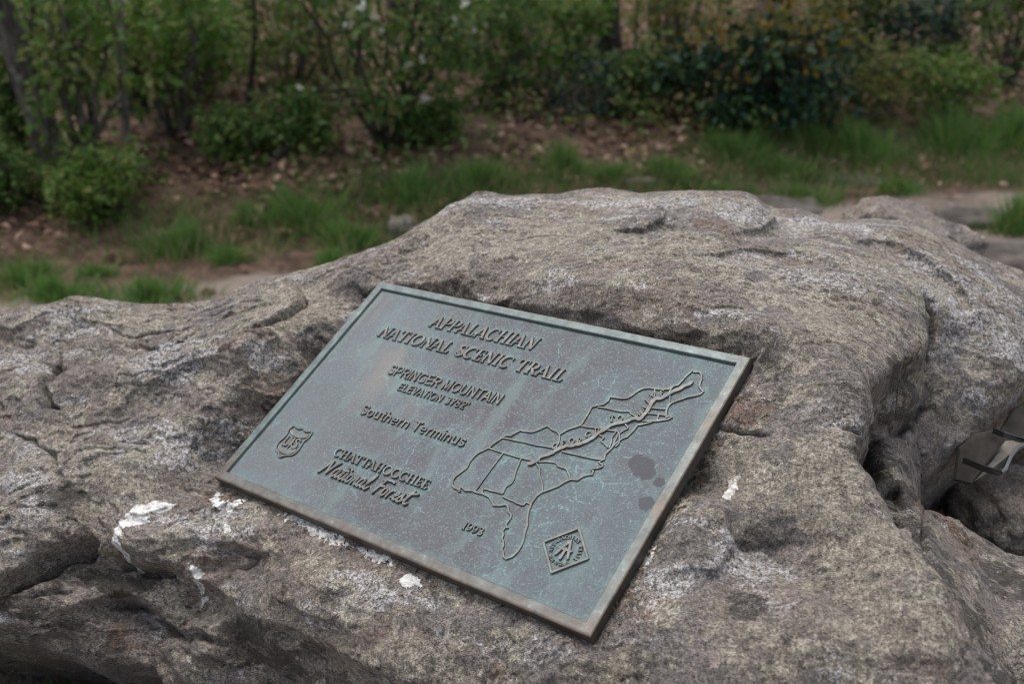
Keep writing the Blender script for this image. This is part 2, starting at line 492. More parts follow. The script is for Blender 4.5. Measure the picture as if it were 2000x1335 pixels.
def rock_height(ab, fine=True):
    ab = np.asarray(ab, float)
    P3 = np.c_[ab, np.zeros(len(ab))]
    warp = np.c_[fbm(P3 * 14 + 3.1, 3), fbm(P3 * 14 + 41.7, 3)] * .006
    warp = warp + np.c_[fbm(P3 * 70 + 9.1, 2), fbm(P3 * 70 + 91.7, 2)] * .0016
    abw = ab + warp
    c = base_c(ab)
    for L, vals, w, dec in LEDGES:
        lo, hi = L.min(0) - dec * 2.2 - .05, L.max(0) + dec * 2.2 + .05
        m = np.where(((ab > lo) & (ab < hi)).all(1))[0]
        d, s, v = poly_dist(abw[m], L, vals)
        de = np.minimum(np.hypot(*(abw[m] - L[0]).T), np.hypot(*(abw[m] - L[-1]).T))
        v = v * smooth01((de - d) / (.5 * de + 1e-6))
        low = s < 0
        fall = np.exp(-np.maximum(d - w, 0) ** 2 / (dec * dec))
        drop = np.where(low, v * (1 - np.exp(-d / (.42 * w))) * fall, 0) + v * .10 * np.exp(-d / (.5 * w))
        c[m] -= drop
    for L, w, dep in CRACKS:
        lo, hi = L.min(0) - .03, L.max(0) + .03
        m = np.where(((ab > lo) & (ab < hi)).all(1))[0]
        d, s, v = poly_dist(abw[m] + warp[m] * .4, L, np.r_[.2, np.ones(len(L) - 2), .2] if len(L) > 2 else [1, 1])
        c[m] -= dep * v * np.exp(-(d / w) ** 2)
    for (p, ra, rb_, t, h) in BUMPS:
        q = abw - p
        x = (q[:, 0] * math.cos(t) + q[:, 1] * math.sin(t)) / ra
        y = (-q[:, 0] * math.sin(t) + q[:, 1] * math.cos(t)) / rb_
        c += h * np.exp(-(x * x + y * y))
    c = bed(ab + warp * 1.5, c, .002, 1.5)
    # foliation and weathering relief
    Q = np.c_[ab, c]
    w2 = np.c_[fbm(Q * 5 + 9, 2), fbm(Q * 5 + 77, 2), fbm(Q * 5 + 31, 2)] * .05
    S = (Q + w2) * np.array([5.0, 15.0, 11.0])
    r1 = 1 - np.abs(fbm(S + 5, 4, .5))
    left = smooth01((-.10 - ab[:, 0] + .25 * ab[:, 1]) / .25)                      # the left end is lumpier than the slab
    back = smooth01((ab[:, 1] - .12) / .10)
    lump = .42 + .58 * np.maximum(left, .45 * back)
    c += .0052 * lump * (r1 - .55) + .0040 * fbm(Q * 9 + 2.2, 3, .5)
    rough = .35 + .75 * smooth01(.5 + 1.5 * fbm(Q * 5 + 50, 2))
    Qw = Q + w2 * .25
    c += .0085 * lump * (np.abs(fbm(Qw * np.array([7., 12., 12.]) + 71, 3, .45)) - .3)      # rounded lumps with tight creases
    c += .0034 * lump * rough * (np.abs(fbm(Qw * np.array([24., 36., 36.]) + 33, 3, .5)) - .3)
    c += .0022 * rough * fbm(Q * 40 + 7, 5, .60)
    S2 = (Q + w2 * .4) * np.array([20.0, 62.0, 50.0])
    c += .0012 * rough * (1 - 1.6 * np.abs(fbm(S2 + 13, 3, .5)))
    # thin broken layers: the surface steps down along wandering lines
    lay = fbm(Qw * np.array([4.5, 8.0, 8.0]) + 15, 4, .55) * 2.6
    fr = lay - np.floor(lay)
    c += .0046 * lump * (1 - .45 * back) * (smooth01(fr / .08) - fr)
    c -= .0050 * np.clip(noise(Qw * np.array([38., 52., 52.]) + 83) - .38, 0, 1) * rough
    if fine:
        c += .0009 * rough * fbm(Q * 150 + 3, 2, .65)
    # hollows
    for CV, depth in ((CAVE_R, .42), (CAVE_L, .55)):
        ins = in_poly(abw, CV)
        d, _, _ = poly_dist(abw, np.vstack([CV, CV[:1]]))
        sd = np.where(ins, d, -d)
        c -= depth * smooth01((sd + .010) / (.10 if depth < .5 else .055)) + .02 * smooth01((sd + .05) / .06)
    Q = np.c_[ab, c]
    for CV in (CAVE_R, CAVE_L):
        lo, hi = CV.min(0) - .12, CV.max(0) + .12
        m = np.where(((ab > lo) & (ab < hi)).all(1))[0]
        d, _, _ = poly_dist(abw[m], np.vstack([CV, CV[:1]]))
        k_ = np.maximum(in_poly(abw[m], CV), np.exp(-(d / .04) ** 2))
        c[m] += k_ * (.020 * fbm(Q[m] * 13 + 8, 4, .55))
    # broken, blocky relief on the shaded lower left wall
    wl = smooth01((-.14 - ab[:, 1]) / .06) * smooth01((-.22 - ab[:, 0]) / .08)
    Sb = (Q + w2 * .5) * np.array([9.0, 24.0, 18.0])
    c += wl * .016 * (np.abs(fbm(Sb + 4, 4, .5)) - .35)
    # the boulder's sides outside the picture
    c -= .9 * np.maximum(-1.08 - ab[:, 0], 0) ** 1.3 * 4 + .9 * np.maximum(ab[:, 0] - .80, 0) ** 1.3 * 4 + 3 * np.maximum(-.62 - ab[:, 1], 0) ** 1.3
    c = bed(ab, c, .003, 3.0)
    return c


GS = .0020
GA = np.arange(-1.22, .95, GS)
GB = np.arange(-.66, .60, GS)
A_, B_ = np.meshgrid(GA, GB)
ab = np.c_[A_.ravel(), B_.ravel()]
cc = rock_height(ab)
nA, nB = len(GA), len(GB)
V = np.c_[ab, cc]
VW = from_abc(V)
keep = (VW[:, 2] > -.15).reshape(nB, nA)
idx = np.arange(nA * nB).reshape(nB, nA)
kq = keep[:-1, :-1] & keep[1:, :-1] & keep[:-1, 1:] & keep[1:, 1:]
quads = np.stack([idx[:-1, :-1], idx[:-1, 1:], idx[1:, 1:], idx[1:, :-1]], -1)[kq]
used = np.zeros(len(V), bool)
used[quads.ravel()] = True
remap = np.cumsum(used) - 1
quads = remap[quads]
V = V[used]

# rock colour zones: shade painted into the recesses along with dark crust, lichen, pale quartz, rust (spots of the survey photograph: column, row, reach)
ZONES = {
    'crust_shade': [(1000, 580, 50, 12), (1160, 606, 60, 14), (1330, 640, 60, 14), (590, 705, 26, 36), (530, 790, 24, 40), (465, 870, 20, 34), (1790, 740, 50, 40), (1760, 830, 46, 60), (1790, 900, 60, 50), (1820, 980, 40, 50),
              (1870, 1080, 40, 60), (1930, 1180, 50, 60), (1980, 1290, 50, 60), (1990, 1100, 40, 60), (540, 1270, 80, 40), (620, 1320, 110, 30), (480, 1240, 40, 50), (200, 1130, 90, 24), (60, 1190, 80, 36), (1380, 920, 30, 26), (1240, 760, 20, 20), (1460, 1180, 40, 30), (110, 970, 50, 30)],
    'lichen': [(1600, 950, 110, 90), (1700, 1090, 100, 80), (1560, 1280, 170, 60), (1820, 1220, 80, 50), (1650, 630, 120, 40), (1300, 480, 170, 30), (1050, 470, 110, 40), (880, 480, 80, 40), (560, 590, 90, 30), (800, 1290, 110, 40), (610, 1100, 60, 26), (1430, 880, 50, 50),
               (1500, 560, 130, 26), (1730, 530, 80, 30), (240, 620, 80, 20), (100, 880, 70, 40), (250, 950, 60, 40)],
    'pale': [(1850, 560, 90, 60), (1950, 640, 70, 80), (1000, 400, 110, 14), (1330, 398, 180, 14), (1560, 430, 120, 20), (130, 640, 70, 26), (500, 690, 50, 26), (300, 860, 90, 50), (450, 850, 40, 40), (1480, 1110, 70, 40), (1300, 1150, 50, 50), (1600, 540, 170, 20),
             (1060, 560, 90, 10), (60, 930, 80, 60), (330, 700, 80, 30), (80, 700, 60, 30), (700, 1170, 110, 40), (1690, 1330, 110, 40), (380, 1020, 60, 30)],
    'rust': [(430, 970, 60, 22), (520, 760, 40, 26), (1450, 820, 50, 36), (1370, 900, 36, 36), (1900, 980, 50, 36), (720, 1240, 70, 26), (240, 1230, 100, 40), (1280, 1180, 40, 40), (1400, 440, 60, 14), (1700, 1160, 60, 30)],
}
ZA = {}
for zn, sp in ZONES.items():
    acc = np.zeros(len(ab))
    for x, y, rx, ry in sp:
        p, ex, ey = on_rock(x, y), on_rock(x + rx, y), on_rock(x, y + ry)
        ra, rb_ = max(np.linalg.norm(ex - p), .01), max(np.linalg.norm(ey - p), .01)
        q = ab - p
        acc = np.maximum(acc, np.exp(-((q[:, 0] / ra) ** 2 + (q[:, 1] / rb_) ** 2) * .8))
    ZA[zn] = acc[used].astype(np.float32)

MK = Matrix([[*KF[i], KO[i]] for i in range(3)] + [[0, 0, 0, 1]])


def rock_material(name):
    m = NT(name)
    co = m.coords()

    def grey(v):
        g = m.n('CombineColor')
        for i in range(3): m.set(g.inputs[i], v)
        return g.outputs[0]
    zc, zl, zp, zr = (m.attr(k) for k in ('crust_shade', 'lichen', 'pale', 'rust'))
    wob = m.noise(co, 9.0, 3, .5, 0, 'Color')
    cw = m.vadd(co, wob, .03)
    st = m.mapping(cw, (.6, 1.3, 1.0))
    streak = m.noise(st, 17.0, 9, .66)
    mid = m.noise(cw, 26.0, 9, .68)
    fine = m.noise(co, 210.0, 4, .74)
    grain = m.noise(co, 480.0, 2, .75)

    def shifted(n, z, k, lo, hi):
        """patch mask whose spread follows the zone"""
        return m.ramp(m.math('ADD', n, m.math('MULTIPLY', m.math('SUBTRACT', z, .35), k)), lo, hi)
    # bare gneiss: violet-grey to brown-grey, rusty and pinkish in places
    col = m.mix(m.ramp(m.noise(cw, 6.0, 6, .62), .40, .58), (.222, .186, .156), (.190, .170, .160))
    col = m.mix(m.math('MULTIPLY', shifted(m.noise(cw, 14.0, 7, .66), zr, .15, .50, .64), .70), col, (.195, .125, .090))
    col = m.mix(m.math('MULTIPLY', m.ramp(m.noise(cw, 19.0, 8, .68), .53, .58), .75), col, (.285, .240, .212))
    # pale sparkling quartz
    qreg = shifted(streak, zp, .20, .485, .585)
    qz = m.math('MULTIPLY', qreg, m.ramp(fine, .42, .56))
    col = m.mix(m.math('MULTIPLY', qz, .85), col, (.44, .425, .425))
    # tan-grey lichen crust, crisp patches
    ln = m.noise(m.vadd(co, wob, .02), 27.0, 12, .64)
    lmask = shifted(ln, zl, .17, .500, .520)
    lich = m.mix(m.ramp(m.noise(co, 95.0, 7, .72), .38, .62), (.235, .207, .166), (.365, .326, .270))
    col = m.mix(m.math('MULTIPLY', lmask, .92), col, lich)
    # larger pale rosettes
    vw = m.vadd(co, m.noise(co, 48, 5, .7, 0, 'Color'), .020)
    sep = m.n('SeparateColor'); m.set(sep.inputs[0], m.vor(vw, 21.0, out='Color'))
    spot = m.math('MULTIPLY', m.ramp(m.vor(vw, 21.0), .46, .43), m.ramp(sep.outputs[0], .74, .76))
    col = m.mix(m.math('MULTIPLY', spot, .85), col, m.mix(m.ramp(fine, .4, .6), (.245, .222, .178), (.345, .315, .265)))
    # black-olive crust: in streaks where the zone says, standing also for recess shade there, in freckled clusters everywhere
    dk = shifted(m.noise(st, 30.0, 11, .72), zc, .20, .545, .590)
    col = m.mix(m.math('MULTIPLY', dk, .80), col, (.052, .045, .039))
    fr = m.math('MULTIPLY', m.ramp(m.noise(co, 75.0, 9, .72), .545, .585), m.ramp(m.noise(cw, 7.0, 4, .6), .44, .58))
    col = m.mix(m.math('MULTIPLY', fr, .72), col, (.060, .054, .044))
    # mineral grain
    col = m.mix(1.0, col, grey(m.ramp(m.noise(co, 70.0, 8, .75), .30, .68, .70, 1.28, False)), 'MULTIPLY')
    col = m.mix(1.0, col, grey(m.ramp(fine, .36, .64, .58, 1.46, False)), 'MULTIPLY')
    col = m.mix(1.0, col, grey(m.ramp(grain, .32, .68, .50, 1.56, False)), 'MULTIPLY')
    salt = m.math('MULTIPLY', m.ramp(m.noise(co, 460.0, 2, .6), .60, .66), m.math('MAXIMUM', qreg, m.math('MULTIPLY', dk, .22)))
    col = m.mix(m.math('MULTIPLY', salt, .80), col, (.72, .70, .70))
    pep = m.math('MULTIPLY', m.ramp(m.noise(co, 280.0, 3, .7), .40, .33), m.ramp(spot, .6, .2))
    col = m.mix(m.math('MULTIPLY', pep, .80), col, (.028, .024, .022))
    h = m.math('ADD', m.math('MULTIPLY', m.noise(co, 120.0, 9, .78), 1.2), m.math('MULTIPLY', grain, .20))
    h = m.math('ADD', h, m.math('MULTIPLY', m.math('MAXIMUM', lmask, spot), .16))
    h = m.math('SUBTRACT', h, m.math('MULTIPLY', m.math('MAXIMUM', dk, fr), .12))
    nrm = m.bump(h, 1.0, .0062)
    return m.done(col, m.ramp(salt, 0, 1, .80, .36), .35, nrm)


M_ROCK = rock_material('weathered_gneiss')
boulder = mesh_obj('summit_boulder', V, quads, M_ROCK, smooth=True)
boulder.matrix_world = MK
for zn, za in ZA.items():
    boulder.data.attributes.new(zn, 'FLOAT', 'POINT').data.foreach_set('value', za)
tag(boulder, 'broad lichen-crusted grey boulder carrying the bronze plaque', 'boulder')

# old white paint and mortar on the boulder
mp = NT('old_white_paint')
co = mp.coords()
pc = mp.mix(mp.ramp(mp.noise(co, 130, 6, .7), .36, .58), (.27, .255, .23), (.60, .595, .575))
M_PAINT = mp.done(pc, .7, .3, mp.bump(mp.noise(co, 300, 4, .6), .5, .002))
PAINT = [
    [(228, 1092), (226, 1070), (234, 1045), (250, 1018), (276, 994), (310, 982), (348, 986), (326, 998), (306, 1003), (298, 1020), (285, 1030), (262, 1036), (250, 1046), (246, 1065), (248, 1085), (244, 1100), (235, 1098)],
    [(411, 977), (425, 958), (433, 962), (427, 974), (442, 979), (456, 984), (468, 974), (479, 978), (466, 991), (446, 998), (432, 992), (420, 983)],
    [(548, 1002), (575, 1004), (606, 1014), (632, 1029), (662, 1045), (684, 1063), (675, 1067), (645, 1057), (610, 1040), (588, 1024), (558, 1011)],
    [(700, 1071), (722, 1071), (747, 1084), (772, 1095), (769, 1105), (740, 1100), (718, 1087)],
    [(783, 1132), (800, 1120), (820, 1131), (822, 1144), (806, 1140), (795, 1148), (786, 1142)],
    [(374, 1104), (386, 1108), (396, 1117), (391, 1130), (380, 1124), (374, 1114)],
    [(375, 1132), (393, 1131), (386, 1143), (376, 1153)],
    [(376, 1158), (393, 1160), (385, 1169), (378, 1179)],
    [(1416, 958), (1430, 929), (1442, 923), (1438, 946), (1425, 968)],
    [(1250, 1110), (1260, 1086), (1280, 1066), (1274, 1092), (1260, 1110)],
    [(440, 1024), (450, 1026), (450, 1038), (441, 1040)],
]
for poly in PAINT:
    L = line(*poly)
    lo, hi = L.min(0) - .008, L.max(0) + .008
    st_ = .0010
    ga, gb = np.arange(lo[0], hi[0], st_), np.arange(lo[1], hi[1], st_)
    A2, B2 = np.meshgrid(ga, gb)
    q = np.c_[A2.ravel(), B2.ravel()]
    q3 = np.c_[q, np.zeros(len(q))]
    d, _, _ = poly_dist(q, np.vstack([L, L[:1]]))
    sd = np.where(in_poly(q, L), d, -d) + (.0040 * fbm(q3 * 120, 4, .65) + .0030 * fbm(q3 * 260, 3, .6)) * min(1.0, float(np.ptp(L, axis=0).max()) / .045) + .0007
    # sit on the rock's own facets: sample the rock on its 3.1 mm lattice and interpolate
    fa, fb = (q[:, 0] - GA[0]) / GS, (q[:, 1] - GB[0]) / GS
    ia, ib = np.floor(fa).astype(int), np.floor(fb).astype(int)
    ta, tb = fa - ia, fb - ib
    CG = cc.reshape(nB, nA)
    h = CG[ib, ia] * (1 - ta) * (1 - tb) + CG[ib, ia + 1] * ta * (1 - tb) + CG[ib + 1, ia] * (1 - ta) * tb + CG[ib + 1, ia + 1] * ta * tb
    h = h + np.clip(sd / .0016, -1, 1) * .0007 + .0002
    ok = (sd > -.0011).reshape(A2.shape)
    ix = np.arange(A2.size).reshape(A2.shape)
    kq = ok[:-1, :-1] & ok[1:, :-1] & ok[:-1, 1:] & ok[1:, 1:]
    f = np.stack([ix[:-1, :-1], ix[:-1, 1:], ix[1:, 1:], ix[1:, :-1]], -1)[kq]
    if len(f) < 3:
        continue
    us = np.unique(f); mp_ = np.zeros(A2.size, int); mp_[us] = np.arange(len(us))
    mesh_obj('white_paint_splash', np.c_[q, h][us], mp_[f], M_PAINT, boulder, smooth=True)



# ------------------------------------------------------------------ the bronze plaque
FIELD = -.0042                                        # the cast field lies this far below the rim
MP = Matrix([[*PR[i], PO[i]] for i in range(3)] + [[0, 0, 0, 1]])
def grain_nodes(m, co):
    return m.noise(co, 760.0, 3, .75), m.noise(co, 360.0, 4, .72), m.noise(co, 60.0, 5, .65), m.noise(co, 9.0, 5, .6, .6)


def field_material():
    m = NT('patinated_bronze_field')
    co = m.coords()
    g1, g2, g3, g4 = grain_nodes(m, co)
    x = m.n('SeparateXYZ'); m.set(x.inputs[0], co)
    base = m.mix(m.ramp(g4, .35, .66), (.092, .084, .094), (.104, .114, .126))
    # greener towards the right end and along the lower edge where water stands
    gr = m.math('ADD', m.ramp(x.outputs[0], .02, .26), m.ramp(m.noise(co, 14, 4, .6), .45, .7))
    base = m.mix(m.math('MULTIPLY', gr, .40), base, (.108, .140, .152))
    # buff runs of old water at the upper left
    rn = m.noise(m.mapping(m.vadd(co, m.noise(co, 8, 2, .5, 0, 'Color'), .05), (9, 2.4, 1), (0, 0, -.55)), 2.2, 5, .6)
    reg = m.math('MULTIPLY', m.ramp(x.outputs[0], -.02, -.16), m.ramp(x.outputs[1], -.06, .05))
    base = m.mix(m.math('MULTIPLY', m.math('MULTIPLY', m.ramp(rn, .50, .62), reg), .72), base, (.250, .196, .150))
    base = m.mix(m.math('MULTIPLY', m.ramp(x.outputs[0], -.03, -.22), .50), base, (.160, .184, .194))  # bluish sky reflection painted in, lighter towards the left end
    # sand-cast grain: dark metal with green flecks
    base = m.mix(m.math('MULTIPLY', m.ramp(g2, .50, .66), .80), base, (.190, .250, .262))
    base = m.mix(m.math('MULTIPLY', m.ramp(g1, .42, .30), .85), base, (.026, .024, .028))
    # verdigris threads and freckles
    tw = m.vadd(co, m.noise(co, 16, 4, .6, 0, 'Color'), .035)
    l1 = m.ramp(m.vor(tw, 26.0, 'DISTANCE_TO_EDGE'), .030, .0)
    l2 = m.ramp(m.vor(m.mapping(tw, (1, 1, 1), (0, 0, .9), (3, 2, 0)), 15.0, 'DISTANCE_TO_EDGE'), .017, .0)
    treg = m.math('MULTIPLY', m.ramp(m.noise(co, 7.5, 3, .5), .48, .60), m.ramp(m.noise(co, 30, 3, .6), .42, .56))
    thr = m.math('MULTIPLY', m.math('MAXIMUM', l1, l2), m.math('MULTIPLY', treg, m.ramp(g2, .40, .56)))
    base = m.mix(m.math('MULTIPLY', thr, .70), base, (.205, .34, .335))
    # soft pale smears
    sm_ = m.noise(m.mapping(tw, (2.2, .7, 1), (0, 0, -.5)), 12, 5, .65)
    base = m.mix(m.math('MULTIPLY', m.ramp(sm_, .52, .68), .55), base, (.160, .215, .215))
    fr = m.math('MULTIPLY', m.ramp(m.noise(co, 110, 5, .75), .62, .72), m.ramp(g4, .42, .60))
    base = m.mix(m.math('MULTIPLY', fr, .6), base, (.22, .37, .35))
    # verdigris bloom around the raised work
    pt = m.math('MULTIPLY', m.attr('bloom'), m.ramp(m.math('ADD', g3, m.math('MULTIPLY', g2, .5)), .55, .95))
    base = m.mix(m.math('MULTIPLY', pt, .80), base, (.160, .285, .270))
    # three dark drip stains
    sm = None
    for (u, v, r) in ((.2497, .0120, .0150), (.2400, .0165, .0105), (.2590, .006, .010), (.2773, -.0002, .0068), (.2763, -.0289, .0102)):
        dv = m.n('VectorMath', operation='DISTANCE')
        m.set(dv.inputs[0], m.vadd(co, m.noise(co, 120, 3, .6, 0, 'Color'), .010)); dv.inputs[1].default_value = (u + .005, v + .005, FIELD + .005)
        k = m.ramp(dv.outputs['Value'], r, r * .82)
        sm = k if sm is None else m.math('MAXIMUM', sm, k)
    base = m.mix(m.math('MULTIPLY', sm, .78), base, (.055, .050, .060))
    h = m.math('ADD', m.math('MULTIPLY', g1, .6), m.math('MULTIPLY', g2, 1.0))
    return m.done(base, m.ramp(g2, .3, .7, .52, .70), .40, m.bump(h, .9, .0014), 0.05)


def rim_material(name, worn):
    """worn = 0 green top rim, 1 brown rubbed lettering and lower rim"""
    m = NT(name)
    co = m.coords()
    g1, g2, g3, g4 = grain_nodes(m, co)
    x = m.n('SeparateXYZ'); m.set(x.inputs[0], co)
    brown = m.mix(m.ramp(g3, .35, .65), (.092, .074, .062), (.140, .122, .108)) if not worn else m.mix(m.ramp(g3, .35, .65), (.112, .100, .090), (.172, .158, .144))
    green = m.mix(m.ramp(g3, .35, .65), (.090, .116, .118), (.145, .184, .182))
    if worn:
        f = m.math('MULTIPLY', m.ramp(m.noise(co, 70, 4, .6), .44, .60), .55)
    else:
        low = m.math('MAXIMUM', m.ramp(x.outputs[1], -.135, -.175), m.math('MULTIPLY', m.ramp(x.outputs[0], .27, .292), .55))
        f = m.math('SUBTRACT', m.ramp(m.noise(co, 16, 5, .65), .22, .50), m.math('MULTIPLY', low, .70))
    col = m.mix(f, brown, green)
    col = m.mix(m.math('MULTIPLY', m.ramp(m.noise(co, 60, 6, .7), .60, .70), .5), col, (.25, .40, .385))
    # rubbed bronze along the outer edge
    ed = m.math('MAXIMUM', m.ramp(m.math('ABSOLUTE', x.outputs[0]), PW / 2 - .0030, PW / 2 - .0008), m.ramp(m.math('ABSOLUTE', x.outputs[1]), PH / 2 - .0030, PH / 2 - .0008))
    col = m.mix(m.math('MULTIPLY', ed, m.ramp(g3, .38, .58, .15, .75)), col, (.235, .150, .090))
    # the sides stay nearly black
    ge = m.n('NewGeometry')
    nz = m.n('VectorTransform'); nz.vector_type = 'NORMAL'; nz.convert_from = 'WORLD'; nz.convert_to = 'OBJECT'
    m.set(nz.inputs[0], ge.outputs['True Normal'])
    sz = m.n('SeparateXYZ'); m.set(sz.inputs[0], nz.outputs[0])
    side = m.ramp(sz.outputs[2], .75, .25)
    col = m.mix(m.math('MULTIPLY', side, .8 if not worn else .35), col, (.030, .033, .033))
    sc = m.noise(m.mapping(co, (1, 22, 1), (0, 0, .7)), 40, 3, .6)
    return m.done(col, m.ramp(g2, .3, .7, .40, .58), .5, m.bump(m.math('ADD', g2, m.math('MULTIPLY', sc, .5)), .28, .0008), .22)


M_FIELD = field_material()
M_RIM = rim_material('bronze_rim', 0)
M_LETTER = rim_material('rubbed_bronze', 1)

plaque = empty('bronze_plaque')
plaque.matrix_world = MP
tag(plaque, 'rectangular green-brown bronze plaque with raised words and a trail map on the boulder', 'plaque')

MARKS = []                                             # points on the raised work, for the verdigris bloom


class Relief:
    """collects strokes of raised metal in plaque millimetres; build() makes one mesh"""
    def __init__(self):
        self.v, self.f, self.k = [], [], 0

    def stroke(self, pts, wid, h=2.2, z0=None, closed=False, caps=True):
        P = np.array(pts, float)
        n = len(P)
        Wd = np.full(n, wid, float) if np.isscalar(wid) else np.array(wid, float)
        if closed:
            T = np.roll(P, -1, 0) - np.roll(P, 1, 0)
        else:
            T = np.gradient(P, axis=0) if n > 2 else np.repeat(P[1:] - P[:1], 2, 0)
        T /= np.maximum(np.linalg.norm(T, axis=1)[:, None], 1e-9)
        if caps and not closed:
            k = 0.32
            P = np.vstack([P[0] - T[0] * Wd[0] * k, P, P[-1] + T[-1] * Wd[-1] * k])
            Wd = np.r_[Wd[0] * .55, Wd, Wd[-1] * .55]
            T = np.vstack([T[:1], T, T[-1:]])
            n += 2
        N = np.c_[-T[:, 1], T[:, 0]]
        self.k += 1
        top = FIELD * 1000 + h + .03 * (self.k % 9)
        bot = FIELD * 1000 - .3
        bev = np.minimum(.32, Wd * .22)
        b = len(self.v)
        for i in range(n):
            w = Wd[i] / 2
            for s_, z in ((w * 1.0 + .12, bot), (w, top - bev[i]), (w - bev[i], top), (-w + bev[i], top), (-w, top - bev[i]), (-w - .12, bot)):
                q = P[i] + N[i] * s_
                self.v.append((q[0] / 1000, q[1] / 1000, z / 1000))
        m = n if closed else n - 1
        for i in range(m):
            a0, a1 = b + 6 * i, b + 6 * ((i + 1) % n)
            for j in range(5):
                self.f.append((a0 + j + 1, a0 + j, a1 + j, a1 + j + 1))
        if not closed:
            self.f.append(tuple(b + j for j in range(6)))
            self.f.append(tuple(b + 6 * (n - 1) + j for j in reversed(range(6))))
        for i in range(n):
            MARKS.append(P[i])

    def poly(self, pts, h):
        P = np.array(pts, float)
        self.k += 1
        top = FIELD * 1000 + h + .03 * (self.k % 9)
        c = P.mean(0)
        b = len(self.v); n = len(P)
        for s_, z in ((1.0, FIELD * 1000 - .3), (1.0, top - .25), (.94, top)):
            for q in P:
                r = c + (q - c) * s_
                self.v.append((r[0] / 1000, r[1] / 1000, z / 1000))
        for l in (0, 1):
            for i in range(n):
                j = (i + 1) % n
                self.f.append((b + l * n + i, b + l * n + j, b + (l + 1) * n + j, b + (l + 1) * n + i))
        self.f.append(tuple(b + 2 * n + i for i in range(n)))
        MARKS.extend(list(P))

    def build(self, name, parent, mat=None):
        return mesh_obj(name, self.v, self.f, mat or M_LETTER, parent)


def arc(cx, cy, rx, ry, a0, a1, n=12):
    t = np.radians(np.linspace(a0, a1, n))
    return np.c_[cx + rx * np.cos(t), cy + ry * np.sin(t)]


def spline(P, n=5):
    P = np.array(P, float)
    Q = np.vstack([2 * P[0] - P[1], P, 2 * P[-1] - P[-2]])
    out = []
    for i in range(1, len(Q) - 2):
        for t in np.linspace(0, 1, n, endpoint=False):
            a, b, c, d = Q[i - 1], Q[i], Q[i + 1], Q[i + 2]
            out.append(.5 * (2 * b + (c - a) * t + (2 * a - 5 * b + 4 * c - d) * t * t + (3 * b - a - 3 * c + d) * t ** 3))
    out.append(P[-1])
    return np.array(out)


TK, TN, SF = .195, .095, .075


def swell(n, a, b):
    """stroke width going thin - thick - thin"""
    t = np.linspace(0, math.pi, n)
    return a + (b - a) * np.sin(t) ** 1.3


